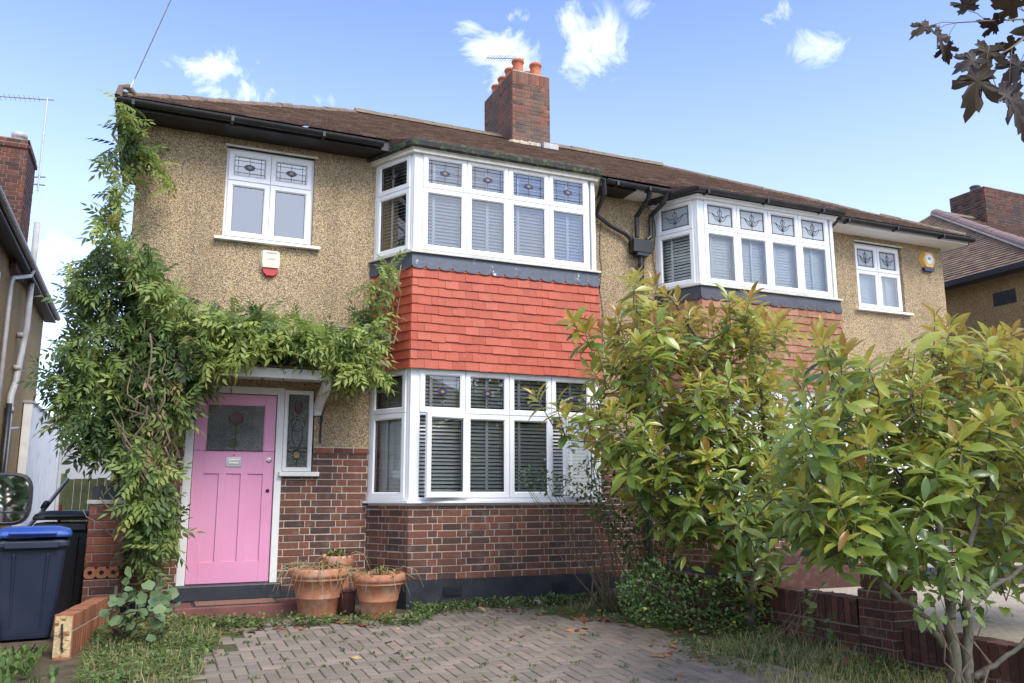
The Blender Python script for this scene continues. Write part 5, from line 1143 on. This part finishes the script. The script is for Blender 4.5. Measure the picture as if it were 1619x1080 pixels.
f = MB(); f.lathe((.70, -.66, gz(-.8)), [(0, 0), (.085, 0), (.10, .22), (.11, .225), (.11, .25), (.09, .25), (.085, .2), (0, .2)], 'red_step', 20); tag(f.build('small_pot', smooth=False), 'small dark red plant pot between the two large terracotta pots', 'flower pot')

# ================================================================== wisteria / creeper
VN = empty('creeper', (-1.4, -.3, gz(0)), 'green wisteria creeper climbing the house corner and trailing over the pink door', 'creeper')
poly_main = [(155, 385), (200, 362), (232, 385), (255, 440), (320, 488), (400, 492), (470, 500), (540, 522), (592, 495), (600, 560), (590, 585), (560, 595), (532, 612), (525, 575), (500, 562), (430, 560), (380, 572), (340, 590), (295, 640), (285, 690), (240, 650), (222, 700), (190, 725), (140, 722), (112, 690), (84, 640), (66, 606), (92, 560), (125, 505), (100, 455), (122, 425)]
poly_low = [(205, 700), (235, 690), (262, 740), (280, 790), (275, 850), (255, 880), (238, 905), (215, 890), (208, 830), (202, 760)]
poly_col = [(183, 170), (203, 158), (220, 172), (216, 215), (200, 262), (205, 300), (190, 345), (170, 368), (150, 350), (172, 300), (170, 240), (190, 215)]
poly_top = [(205, 215), (250, 245), (275, 280), (272, 300), (255, 272), (222, 252), (198, 238)]
poly_hang = [(600, 420), (628, 412), (628, 440), (606, 475), (600, 540), (606, 590), (598, 625), (586, 600), (560, 530), (580, 460)]
def vy0(u, v): return -.75 if u > 300 else -.65-.2*max(0, (u-200)/100)
def vy1(u, v): return -.12 if u > 190 else .25
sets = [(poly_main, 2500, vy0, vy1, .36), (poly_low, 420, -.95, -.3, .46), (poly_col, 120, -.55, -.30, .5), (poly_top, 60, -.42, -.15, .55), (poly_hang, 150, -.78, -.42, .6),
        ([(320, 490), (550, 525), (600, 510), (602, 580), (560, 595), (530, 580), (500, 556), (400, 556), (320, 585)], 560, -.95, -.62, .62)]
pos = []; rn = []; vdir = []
for poly, n, a, b_, bias in sets:  # bias paints shade into leaf colour: main mass darker, front and top sprays lighter
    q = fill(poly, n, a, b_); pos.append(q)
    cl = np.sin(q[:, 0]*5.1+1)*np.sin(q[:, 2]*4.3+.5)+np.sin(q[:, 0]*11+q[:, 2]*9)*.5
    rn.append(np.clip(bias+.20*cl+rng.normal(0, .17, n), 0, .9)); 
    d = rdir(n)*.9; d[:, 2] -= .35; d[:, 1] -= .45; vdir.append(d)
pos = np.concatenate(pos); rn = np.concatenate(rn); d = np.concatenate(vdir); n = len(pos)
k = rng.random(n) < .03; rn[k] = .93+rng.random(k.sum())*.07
nrm = Z*1.0+rdir(n)*.8-Y*.5
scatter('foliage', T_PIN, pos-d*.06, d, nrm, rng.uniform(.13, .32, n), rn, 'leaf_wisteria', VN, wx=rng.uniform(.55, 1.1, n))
# maple-like broad leaves low in the tangle
q = fill(poly_low, 170, -1.0, -.6); d = rdir(170); d[:, 2] -= .3; scatter('broad_leaves', T_OV, q, d, Z+rdir(170)*.5-Y*.6, rng.uniform(.05, .10, 170), rng.uniform(.1, .8, 170), 'leaf_wisteria', VN)
s = MB()
def wig(a, b, n=8, amp=.05):
    a, b = np.array(a, float), np.array(b, float); return [a+(b-a)*t+rng.normal(0, amp, 3)*math.sin(math.pi*t) for t in np.linspace(0, 1, n)]
base = np.array((-1.13, -.45, gz(-.4)-.05))
s.tube(wig(base, (-1.05, -.38, .9), 6, .03)+wig((-1.05, -.38, .9), (-1.12, -.3, 2.1), 7, .06)[1:], [.05]*6+[.042]*6, 'vine_bark', 10)
s.tube(wig(base+X*.12, (-1.2, -.42, 1.2), 7, .05)+wig((-1.2, -.42, 1.2), (-1.5, -.3, 2.6), 7, .07)[1:], .022, 'vine_bark', 8)
s.tube(wig((-1.12, -.3, 2.1), (-1.75, -.25, 3.9), 9, .08)+wig((-1.75, -.25, 3.9), (-1.8, -.42, 5.28), 9, .06)[1:], [.03]*9+[.014]*8, 'vine_bark', 8)
s.tube(wig((-1.12, -.3, 2.1), (.3, -.6, 2.75), 9, .06)+wig((.3, -.6, 2.75), (1.15, -.62, 2.8), 6, .05)[1:]+wig((1.15, -.62, 2.8), (1.2, -.68, 3.7), 6, .04)[1:], [.03]*9+[.015]*5+[.005]*5, 'vine_bark', 8)
for k in range(90):
    a = np.array((rng.uniform(-1.45, -1.02), rng.uniform(-.85, -.3), rng.uniform(.6, 2.2))); s.tube(wig(a, a+np.array((min(rng.normal(-.08, .15), -1.0-a[0]), rng.normal(0, .08), rng.uniform(.3, .7))), 6, .05), rng.uniform(.004, .010), 'twig', 5)
for k in range(40):
    a = pos[rng.integers(0, 1750)]; s.tube(wig(a, a+np.array((rng.normal(0, .10), rng.normal(0, .05), rng.uniform(-.25, .1))), 5, .02), .005, 'twig', 4)
s.build('stem', VN, smooth=True)
q = fill([(225, 590), (290, 600), (285, 700), (265, 760), (240, 740)], 230, -.85, -.45); d = rdir(230)*.5; d[:, 2] -= 1
scatter('withered_leaves', T_TRI, q, d, rdir(230), rng.uniform(.03, .075, 230), rng.uniform(0, .6, 230), 'dry_stem', VN)

# ================================================================== magnolias
def magnolia(base, poly, nw, ydep, label, limbs, seed, L=(.14, .22), extra=()):
    t_ = empty('magnolia_tree', base, label, 'evergreen tree'); pts = fill(poly, nw, *ydep)
    for (u, v, y) in extra: pts = np.vstack([pts, P(u, v, 'y', y)])
    nw = len(pts); cen = pts.mean(0); cen[2] = pts[:, 2].min()+.3*(pts[:, 2].max()-pts[:, 2].min()); zmin, zmax = pts[:, 2].min(), pts[:, 2].max()
    pos = []; dr = []; nr = []; sc = []; rn = []; ax_ = []
    for p in pts:
        o_ = p-cen; o_[2] *= .4; o_ /= np.linalg.norm(o_)+1e-6; ax = Z*1.0+o_*.7+rng.normal(0, .3, 3); ax /= np.linalg.norm(ax); ax_.append(ax)
        a = np.cross(ax, X); a /= np.linalg.norm(a); b = np.cross(ax, a); hgt = (p[2]-zmin)/(zmax-zmin); young = rng.random() < .25+.5*hgt
        n = rng.integers(8, 13); ph = rng.random()*6
        for k in range(n):
            f = k/n; th = ph+k*2.4; tilt = R(28+55*f+rng.normal(0, 9)) if young else R(50+65*f+rng.normal(0, 10))
            d = ax*math.cos(tilt)+(a*math.cos(th)+b*math.sin(th))*math.sin(tilt)
            d[2] -= .12 if young else .28*f
            l_ = rng.uniform(*L)*(.75 if (young and f < .3) else 1)
            pos.append(p-ax*.10*f+d*.015); dr.append(d); nr.append(ax+d*.2+rng.normal(0, .18, 3)); sc.append(l_*rng.choice([1, 1, .8, .62, 1.12]))
            g = .36+.44*hgt+rng.normal(0, .13)+(.16*(1-f) if young else -.12); 
            if young and f < .25 and rng.random() < .25: g += .2
            rn.append(np.clip(g, 0, .98))
        for k in range(4):   # sparse older leaves down the twig
            th = rng.random()*6; d = a*math.cos(th)+b*math.sin(th)-ax*.1-Z*.2; pos.append(p-ax*rng.uniform(.12, .34)); dr.append(d); nr.append(ax+rng.normal(0, .3, 3)); sc.append(rng.uniform(*L)); rn.append(np.clip(rng.normal(.28, .14), 0, .8))
    rn = np.array(rn); k = rng.random(len(rn)) < .012; rn[k] = 1
    scatter('foliage', T_MAG, np.array(pos), np.array(dr), np.array(nr), np.array(sc), rn, 'leaf_magnolia', t_, smooth=True, wx=rng.uniform(.66, 1.2, len(pos)))
    s = MB(); nodes = []
    for (pp, r0, r1) in limbs:
        pp = [np.array(q, float) for q in pp]; fine = []
        for a, b in zip(pp[:-1], pp[1:]):
            for t in np.linspace(0, 1, 7)[:-1]: fine.append(a+(b-a)*t+rng.normal(0, .008, 3))
        fine.append(pp[-1]); rr = list(np.linspace(r0, r1, len(fine))); s.tube(fine, rr, 'bark', 9)
        nodes += fine[3:]
    s.build('trunk', t_, smooth=True)
    nodes = np.array(nodes); b = MB()
    order = np.argsort(np.linalg.norm(pts-cen, axis=1))
    for i in order:
        p = pts[i]; end = p-ax_[i]*.02; dd = np.linalg.norm(nodes-p, axis=1)+np.maximum(0, nodes[:, 2]-p[2]+.1)*2; j = np.argmin(dd); st_ = nodes[j]
        m1 = st_*.5+(p-ax_[i]*.25)*.5; m2 = p-ax_[i]*.22
        tp_ = [st_, m1+rng.normal(0, .02, 3), m2, end]; b.tube(tp_, [.008, .0065, .005, .004], 'bark', 5)
        nodes = np.vstack([nodes, m1, m2])
    b.build('branch', t_, smooth=True)
    return t_
cb_ = np.array((4.12, -2.75, gz(-2.7)-.03))
polyC = [(1005, 432), (1040, 440), (1075, 470), (1110, 500), (1150, 470), (1185, 458), (1200, 500), (1245, 500), (1235, 560), (1235, 600), (1240, 660), (1260, 720), (1270, 800), (1235, 860), (1160, 880), (1080, 850), (1000, 800), (960, 740), (930, 680), (905, 640), (925, 600), (950, 560), (905, 510), (950, 515), (990, 480)]
def cy0(u, v): return -3.1
def cy1(u, v): return -1.7
exC = [(907, 508, -2.9), (925, 520, -2.9), (880, 640, -3.0), (845, 625, -3.05), (895, 660, -3.0), (935, 585, -2.8), (1006, 440, -2.5), (1168, 478, -2.6), (1185, 500, -2.6), (1248, 512, -2.7), (1235, 905, -3.0), (1200, 925, -3.0), (1215, 870, -3.1), (1170, 900, -3.0), (1075, 860, -2.7)]
limC = [([cb_, P(1200, 820, 'y', -2.7), P(1165, 700, 'y', -2.6), P(1120, 560, 'y', -2.5), P(1060, 470, 'y', -2.5)], .045, .012),
        ([P(1196, 880, 'y', -2.72), P(1215, 760, 'y', -2.6), P(1205, 640, 'y', -2.6), P(1180, 500, 'y', -2.6)], .032, .009),
        ([P(1180, 760, 'y', -2.65), P(1080, 700, 'y', -2.6), P(1000, 640, 'y', -2.7), P(920, 640, 'y', -2.9)], .026, .008),
        ([P(1050, 685, 'y', -2.6), P(1010, 560, 'y', -2.5), P(1005, 460, 'y', -2.5)], .02, .008),
        ([cb_+Z*.25, P(1260, 900, 'y', -2.6), P(1300, 800, 'y', -2.6), P(1310, 700, 'y', -2.7)], .024, .008),
        ([P(1120, 720, 'y', -2.6), P(1060, 780, 'y', -2.6), P(1000, 790, 'y', -2.6)], .018, .007)]
magnolia(tuple(cb_), polyC, 380, (cy0, cy1), 'middle glossy evergreen magnolia, hiding the gap between the two bays', limC, 1, extra=exC)
rb = np.array((3.75, -5.35, gz(-5.3)-.03))
polyR = [(1260, 590), (1300, 525), (1345, 545), (1395, 590), (1440, 545), (1480, 500), (1510, 520), (1550, 540), (1600, 520), (1660, 560), (1740, 640), (1740, 860), (1660, 900), (1590, 885), (1540, 905), (1480, 855), (1420, 868), (1330, 868), (1290, 845), (1235, 835), (1225, 760), (1235, 700), (1255, 650)]
exR = [(1478, 500, -4.9), (1500, 515, -4.8), (1300, 520, -4.6), (1325, 560, -4.6), (1270, 590, -4.6), (1290, 845, -5.0), (1395, 868, -5.1), (1180, 780, -4.6), (1160, 825, -4.7), (1620, 560, -5.1), (1570, 560, -5.), (1605, 905, -5.2), (1305, 530, -4.7)]
limR = [([rb, P(1500, 960, 'y', -5.3), P(1488, 860, 'y', -5.2), P(1470, 700, 'y', -5.0), P(1475, 560, 'y', -4.9)], .042, .011),
        ([rb+np.array((.10, .02, 0)), P(1530, 980, 'y', -5.3), P(1525, 900, 'y', -5.2), P(1560, 760, 'y', -5.1), P(1600, 600, 'y', -5.)], .040, .010),
        ([P(1495, 1020, 'y', -5.35), P(1450, 960, 'y', -5.25), P(1390, 920, 'y', -5.1), P(1360, 860, 'y', -4.9), P(1330, 700, 'y', -4.7), P(1310, 560, 'y', -4.7)], .024, .009),
        ([P(1488, 860, 'y', -5.2), P(1430, 780, 'y', -4.9), P(1390, 680, 'y', -4.8), P(1370, 600, 'y', -4.7)], .02, .008),
        ([P(1545, 945, 'y', -5.3), P(1600, 910, 'y', -5.3), P(1680, 860, 'y', -5.4), P(1700, 700, 'y', -5.4)], .02, .008),
        ([P(1540, 1075, 'y', -5.35), P(1580, 1045, 'y', -5.4), P(1640, 1000, 'y', -5.5), P(1720, 900, 'y', -5.5)], .022, .008),
        ([P(1360, 880, 'y', -4.95), P(1290, 800, 'y', -4.8), P(1220, 790, 'y', -4.7)], .015, .007)]
magnolia(tuple(rb), polyR, 345, (-5.6, -4.3), 'right-hand glossy evergreen magnolia with olive young leaves at the picture edge', limR, 2, L=(.14, .21), extra=exR)

# ================================================================== shrubs
def shrub(name, base, poly, n, y0, y1, mat, L, label, cat, stems=14, tm=T_OV, yellow=.01, rb_=(.1, .85)):
    t_ = empty(name, base, label, cat); q = fill(poly, n, y0, y1); cen = q.mean(0); d = rdir(n)*.8+(q-cen)/np.linalg.norm(q-cen, axis=1)[:, None]*.5
    r_ = rng.uniform(*rb_, n); k = rng.random(n) < yellow; r_[k] = 1
    scatter('foliage', tm, q, d, Z+rdir(n)*.6-Y*.3, rng.uniform(*L, n), r_, mat, t_)
    s = MB()
    for k in range(stems):
        e = q[rng.integers(0, n)]; b0 = np.array(base)+np.array((rng.normal(0, .08), rng.normal(0, .06), 0)); s.tube(wig(b0, e, 7, .04), [.010, .009, .008, .006, .005, .004, .002], 'twig', 5)
    s.build('stem', t_, smooth=True)
shrub('leafy_shrub', (3.75, -2.2, gz(-2.2)), [(985, 905), (1030, 880), (1060, 900), (1100, 915), (1150, 905), (1180, 930), (1215, 950), (1230, 985), (1190, 1005), (1130, 990), (1080, 985), (1020, 985), (985, 965), (975, 930)], 2300, -3.1, -2.0, 'leaf_shrub', (.028, .055), 'low dense green shrub on the ground left of the middle magnolia stems', 'shrub', 24)
shrub('garden_bush', (3.8, -1.6, gz(-1.6)), [(915, 770), (960, 745), (1010, 760), (1060, 780), (1090, 830), (1080, 890), (1040, 900), (1000, 905), (975, 870), (955, 830), (925, 815)], 1700, -2.1, -1.2, 'leaf_shrub', (.03, .065), 'taller dark green bush under the middle magnolia, at the end of the bay brickwork', 'shrub', 22, yellow=.012)
shrub('rose_bush', (3.4, -1.5, gz(-1.5)), [(820, 775), (815, 745), (850, 735), (885, 750), (910, 735), (935, 720), (965, 745), (985, 775), (960, 795), (930, 790), (890, 785), (860, 780)], 330, -1.9, -1.3, 'leaf_rose', (.03, .06), 'sparse blue-green rose shoots reaching across the lower bay window', 'rose bush', 14, yellow=0)
shrub('climbing_weed', (-1.35, -1.35, gz(-1.3)), [(185, 940), (205, 905), (235, 930), (265, 925), (280, 960), (265, 1000), (220, 1010), (175, 990), (150, 1010), (165, 960)], 75, -1.95, -1.4, 'leaf_sage', (.06, .11), 'broad-leaved weed growing over the end of the pier, left of the doorstep', 'weed', 12, yellow=0, rb_=(.0, 1), tm=T_RND)
shrub('garden_weed', (4.05, -3.3, gz(-3.3)), [(1270, 940), (1300, 925), (1330, 950), (1350, 960), (1340, 1005), (1300, 1010), (1275, 985)], 60, -3.9, -3.2, 'leaf_weed', (.06, .10), 'leafy weed growing against the dark boundary wall', 'weed', 6, yellow=0)
shrub('young_sycamore', (3.85, -5.45, gz(-5.4)), [(1450, 930), (1500, 900), (1560, 930), (1560, 985), (1500, 990), (1460, 985), (1440, 960)], 90, -5.6, -5.3, 'leaf_weed', (.06, .11), 'light green self-sown seedling between the right-hand magnolia stems', 'weed', 6, yellow=0, rb_=(.4, .8))

# ================================================================== ground cover, grass, litter
def gp(n, quad):
    """points over ground quads given as world x,y polygon"""
    q = np.array(quad); lo, hi = q.min(0), q.max(0); res = np.zeros((0, 2))
    while len(res) < n:
        a = rng.uniform(lo, hi, (4*n, 2)); a = a[inpoly(a[:, 0], a[:, 1], quad)]; res = np.vstack([res, a])
    res = res[:n]; return np.stack([res[:, 0], res[:, 1], np.array([gz(y) for y in res[:, 1]])], 1)
def clump(q, sc, th, dens=1.0):
    v = np.sin(q[:, 0]*sc+1.3)*np.sin(q[:, 1]*sc*1.3+.4)+.6*np.sin(q[:, 0]*sc*2.7+q[:, 1]*sc*1.9)+rng.normal(0, .35, len(q)); return q[v > th]
left0 = [(-1.62, -.75), (-.8, -.8), (-.6, -1.5), (-.95, -3.2), (-1.62, -4.4)]
strip = [(-1.6, -.62), (1.2, -1.0), (1.4, -.70), (4.0, -.70), (4.3, -1.2), (4.3, -3.9), (4.3, -6.5), (3.25, -5.6), (3.0, -4.2), (2.8, -3.4), (3.1, -2.6), (2.9, -1.6), (2.2, -1.05), (1.2, -1.45), (-.1, -1.22), (-.6, -1.7), (-.75, -2.6), (-1.1, -3.4), (-1.6, -4.4)]
q = np.vstack([clump(gp(10500, strip), 3.1, .0), clump(gp(4500, [(-1.55, -.63), (1.2, -1.3), (1.4, -.72), (3.9, -.72), (3.6, -.95), (1.6, -1.05), (1.2, -1.62), (-.6, -1.15)]), 6, -.3), clump(gp(3200, left0), 5, -.6)]); n = len(q); q[:, 2] += rng.uniform(.01, .09, n)
d = rdir(n); d[:, 2] = np.abs(d[:, 2])*.5
tag(scatter('ground_cover', T_OV, q, d, Z+rdir(n)*.5, rng.uniform(.02, .05, n), rng.uniform(0, .85, n), 'leaf_weed'), 'low green weeds creeping along the edge of the paving', 'weeds', kind='stuff')
left = [(-1.62, -.75), (-.7, -.8), (-.55, -1.7), (-.8, -2.7), (-1.0, -3.6), (-1.1, -4.6), (-1.62, -4.6)]
right_ = [(3.0, -3.4), (4.3, -3.0), (4.34, -6.8), (3.3, -6.2), (2.9, -4.6)]
q = np.vstack([clump(gp(2200, left), 4, .1), clump(gp(5200, right_), 4, -.5), clump(gp(900, [(1.3, -.7), (4.2, -.72), (4.2, -1.6), (2.4, -1.25), (1.4, -1.1)]), 5, .2)]); n = len(q)
d = rdir(n)*.55; d[:, 2] = 1; nl = rdir(n)
tag(scatter('dry_grass', T_BLADE, q, d, nl, rng.uniform(.05, .20, n), rng.uniform(.3, 1, n), 'grass', wx=np.full(n, .75)), 'straggly half-dry grass along both sides of the drive', 'grass', kind='stuff')
q = np.vstack([gp(900, [(-3.4, -2.6), (-1.95, -2.6), (-1.9, -1.75), (-3.4, -1.75)]), gp(700, [(-3.4, -5.5), (-1.75, -5.5), (-1.75, -2.5), (-3.4, -2.6)])]); n = len(q); d = rdir(n)*.6; d[:, 2] = .8
k_ = None
tag(scatter('tall_weeds', T_OV, q+np.array((0, 0, .04)), d, rdir(n)+Z, rng.uniform(.03, .09, n), rng.uniform(0, .9, n), 'leaf_weed'), 'green weeds round the foot of the bins', 'weeds', kind='stuff')
# tufts in the paving joints
qs = np.vstack([gp(4200, left0), clump(gp(1500, right_), 4, -.2), gp(500, [(-3.2, -4.5), (-1.85, -4.5), (-1.85, -2.2), (-3.2, -2.2)])]); ns = len(qs); ds = rdir(ns); ds[:, 2] *= .18
tag(scatter('straw', T_BLADE, qs+np.array((0, 0, .03)), ds, Z+rdir(ns)*.2, rng.uniform(.06, .2, ns), rng.uniform(.5, 1, ns), 'grass', wx=np.full(ns, .6)), 'flattened straw-coloured dead grass at the left edge of the paving', 'dead grass', kind='stuff')
c_ = gp(75, [(-.9, -1.3), (3.0, -1.3), (3.1, -4.6), (-.9, -3.4)]); q = np.repeat(c_, 14, 0)+rng.normal(0, .018, (75*14, 3))*np.array((1, 1, 0)); n = len(q); d = rdir(n)*.7; d[:, 2] = .8
k = rng.random(n) < .8; q, d = q[k], d[k]; n = len(q); tag(scatter('joint_weeds', T_TRI, q+Z*.012, d, rdir(n), rng.uniform(.012, .035, n), rng.uniform(0, .8, n), 'leaf_weed'), 'tiny weeds sprouting in the paving joints', 'weeds', kind='stuff')
lf = [(1.4, -.72), (4.1, -.75), (4.3, -4.2), (3.0, -4.6), (2.3, -2.4), (2.0, -1.2)]
q = np.vstack([clump(gp(800, lf), 3.3, .45), gp(70, [(-.9, -1.0), (1.3, -1.1), (1.2, -1.45), (-.8, -1.5)]), gp(22, [(0, -1.5), (3, -1.5), (3, -4.5), (0, -3.5)])]); n = len(q); d = rdir(n); d[:, 2] *= .3
tag(scatter('fallen_leaves', T_OV, q+np.array((0, 0, .022)), d, Z+rdir(n)*.45, rng.uniform(.035, .11, n), rng.uniform(0, 1, n), 'dead_leaf'), 'curled orange-brown fallen leaves at the foot of the bay and shrubs', 'fallen leaves', kind='stuff')
f = MB()
for (u, v) in ((850, 957),):
    c0 = P(u, v, 'z', gz(-1)); rs = random.Random(5)
    for k in range(6):
        a = k*1.05; f.face([c0+np.array((0, 0, .03)), c0+np.array((.05*math.cos(a), .05*math.sin(a), rs.random()*.05)), c0+np.array((.06*math.cos(a+.6), .06*math.sin(a+.6), rs.random()*.05)), c0+np.array((.035*math.cos(a+1), .035*math.sin(a+1), .04+rs.random()*.03))], 'paper')
tag(f.build('litter'), 'crumpled scrap of white paper lying by the black plinth', 'litter')

# ================================================================== maple branch overhead
MP = empty('maple_tree', (5.2, -8.4, -.45), 'purple-leaved maple with leaves hanging in at the top right corner', 'maple tree')
half_ = [(0, -.42), (.04, -.40), (.05, -.12), (.22, -.26), (.30, -.20), (.42, -.24), (.38, -.12), (.46, -.05), (.28, .0), (.34, .08), (.50, .14), (.56, .26), (.66, .27), (.60, .36), (.62, .44), (.48, .42), (.36, .36), (.20, .24), (.24, .42), (.30, .50), (.26, .58), (.22, .72), (.12, .70), (.08, .84), (0, .98)]
half_ = [(.02, -.10)]+half_[3:]
outl = [(x, y) for x, y in half_]+[(-x, y) for x, y in half_[::-1][1:]]
def mleaf(mb_, c_, size, ang, tilt, bend, r_):
    """lobed leaf with thickness-like curl; hangs by its stalk"""
    f3 = -fw; a = rt*math.cos(ang)+up*math.sin(ang); b = -rt*math.sin(ang)+up*math.cos(ang); nn_ = f3
    # tilt the leaf plane away from any one direction
    a2 = a*math.cos(tilt)+nn_*math.sin(tilt); n2 = -a*math.sin(tilt)+nn_*math.cos(tilt)
    def pt(x, y): return c_+size*(a2*x+b*y+n2*(.7*bend*abs(x)**1.3-.5*bend*y*abs(y)+.05*math.sin(7*x+3*y)*abs(y+.3)+.03*math.sin(13*y)))
    m_ = len(outl); c0x = np.array((0, .12)); vs = [pt(0, .12)]; fs = []
    for f_ in (.5, 1.):
        vs += [pt(*(c0x+(np.array(q)-c0x)*f_)) for q in outl]
    for k in range(m_):
        k2 = (k+1) % m_; fs += [(0, 1+k, 1+k2), (1+k, 1+m_+k, 1+m_+k2, 1+k2)]
    mb_.add(vs, fs, 'maple_leaf', r_)
    return pt(0, -.12)
lv = MB(); br = MB()
spec = [(1545, 120, 96, 170, .3, .25, -7.55), (1600, 160, 92, 205, .5, .3, -7.4), (1563, 78, 62, 160, -.4, .3, -7.5), (1480, 55, 60, 210, .7, .4, -7.45), (1466, 42, 44, 120, -.8, .4, -7.5), (1530, 12, 46, 10, .5, .3, -7.4), (1605, 12, 60, 70, .9, .4, -7.35), (1600, 72, 50, 100, 1.0, .4, -7.3),
        (1540, 95, 52, 120, -.6, .3, -7.6), (1585, 150, 70, 240, .4, .5, -7.45), (1612, 100, 60, 150, -.5, .4, -7.35), (1575, 40, 40, 80, .8, .4, -7.4), (1495, 75, 36, 190, -.6, .5, -7.45), (1660, 120, 90, 190, .3, .3, -7.3), (1670, 40, 90, 100, .4, .3, -7.3), (1650, 200, 80, 220, .6, .3, -7.3), (1700, -30, 90, 60, .3, .3, -7.2), (1640, -60, 80, 20, .3, .3, -7.3), (1560, -50, 70, 10, .5, .3, -7.3), (1740, 90, 90, 150, .3, .3, -7.1), (1780, 170, 90, 200, .3, .3, -7.1)]
stk = []
for (u, v, s_, ang, tilt, bend, y) in spec:
    c_ = P(u, v, 'y', y); dist = (c_-CC)@fw; size = s_/CF*dist*.80; st_ = mleaf(lv, c_, size, R(ang), tilt, bend, random.random()); stk.append(st_)
lv.build('foliage', MP, smooth=True)
trunk = np.array((5.2, -8.4, -.45))
main = [trunk+Z*3.2, np.array((4.3, -8.0, 4.3)), P(1790, -40, 'y', -7.4), P(1700, 20, 'y', -7.35), P(1640, 45, 'y', -7.4)]
br.tube(main, [.06, .035, .014, .009, .006], 'bark', 8)
br.tube([main[3], P(1630, 30, 'y', -7.38), P(1560, 33, 'y', -7.42), P(1512, 36, 'y', -7.45)], [.006, .004, .003, .0022], 'twig', 6)
br.tube([main[4], P(1600, 75, 'y', -7.42), P(1560, 98, 'y', -7.5)], [.005, .004, .0025], 'twig', 6)
tw = np.array([main[3], main[4], P(1630, 30, 'y', -7.38), P(1560, 33, 'y', -7.42), P(1512, 36, 'y', -7.45), P(1600, 75, 'y', -7.42), P(1560, 98, 'y', -7.5), main[2]])
for s0_ in stk:
    j = np.argmin(np.linalg.norm(tw-s0_, axis=1)); br.tube([tw[j], (tw[j]+s0_)/2+Z*.01, s0_], .0016, 'twig', 5)
br.build('branch', MP, smooth=True)
b = MB(); b.tube([trunk, trunk+Z*1.5, trunk+Z*3.2, trunk+Z*4.5+X*.1], [.14, .12, .10, .07], 'bark', 12); b.build('trunk', MP, smooth=True)
cr = trunk+np.array((1.6, -.2, 5.2)); q = cr+rdir(900)*rng.uniform(.3, 1, (900, 1))**.5*np.array((1.5, 1.6, 1.4)); q = q[(q[:, 0] > 5.0)]
scatter('crown', T_OV, q, rdir(len(q)), Z+rdir(len(q))*.5, rng.uniform(.12, .2, len(q)), rng.random(len(q)), 'maple_leaf', MP)

# ================================================================== across the street (seen in the window glass and the car mirror)
OX = 8
HO = empty('opposite_house', (8, -30, -.5), 'red brick house with a tiled roof across the street, seen only as a reflection', 'house')
b = MB(); b.wbox(1, 15, -38, -29, -.5, 4.6, 'brick_red', .3); b.build('wall', HO)
b = MB(); b.add([(.5, -28.6, 4.6), (15.5, -28.6, 4.6), (15.5, -38.4, 4.6), (.5, -38.4, 4.6), (4, -33.5, 7.4), (12, -33.5, 7.4)], [(0, 1, 5, 4), (1, 2, 5), (2, 3, 4, 5), (3, 0, 4)], 'roof_tile_brown', .6); b.build('roof', HO)
for (x, z) in ((2.8, .4), (10.6, .4), (2.8, 3.0), (10.6, 3.0), (6.7, 3.0)):
    b = MB(); b.ring((x, -28.99, z), X, Y, 0, 2.2, 0, 1.3, .1, 0, .05, .01, 'white_upvc'); fo = b.build('window', HO); b = MB(); b.wbox(x+.05, x+2.15, -28.99, -28.97, z+.05, z+1.25, 'interior'); b.build('pane', fo)
b = MB(); b.wbox(6.8, 7.8, -29, -28.95, -.4, 1.7, 'white_upvc'); b.build('door', HO)
for i, (x, y, rr_, h) in enumerate(((11.5, -22.5, 2.0, 5.2), (-4.6, -23, 2.2, 3.0), (17, -24, 2.6, 6.5), (6.4, -21.2, 1.1, 2.6))):
    T_ = empty('street_tree', (x, y, -.5), ('green tree right of the opposite house', 'green tree left of the opposite house', 'tall green tree furthest right across the street', 'small clipped green tree before the opposite house')[i]+', seen only as a reflection', 'tree', 'trees across the street')
    b = MB(); b.tube([(x, y, -.5), (x, y, h*.6)], [.16, .08], 'bark', 8); b.build('trunk', T_)
    n = 900; q = np.array((x, y, h-rr_*.6))+rdir(n)*(rng.uniform(.2, 1, (n, 1))**.4)*rr_*np.array((1, 1, .9)); scatter('crown', T_OV, q, rdir(n), rdir(n)+Z, rng.uniform(.25, .5, n), rng.random(n), 'leaf_hedge', T_)
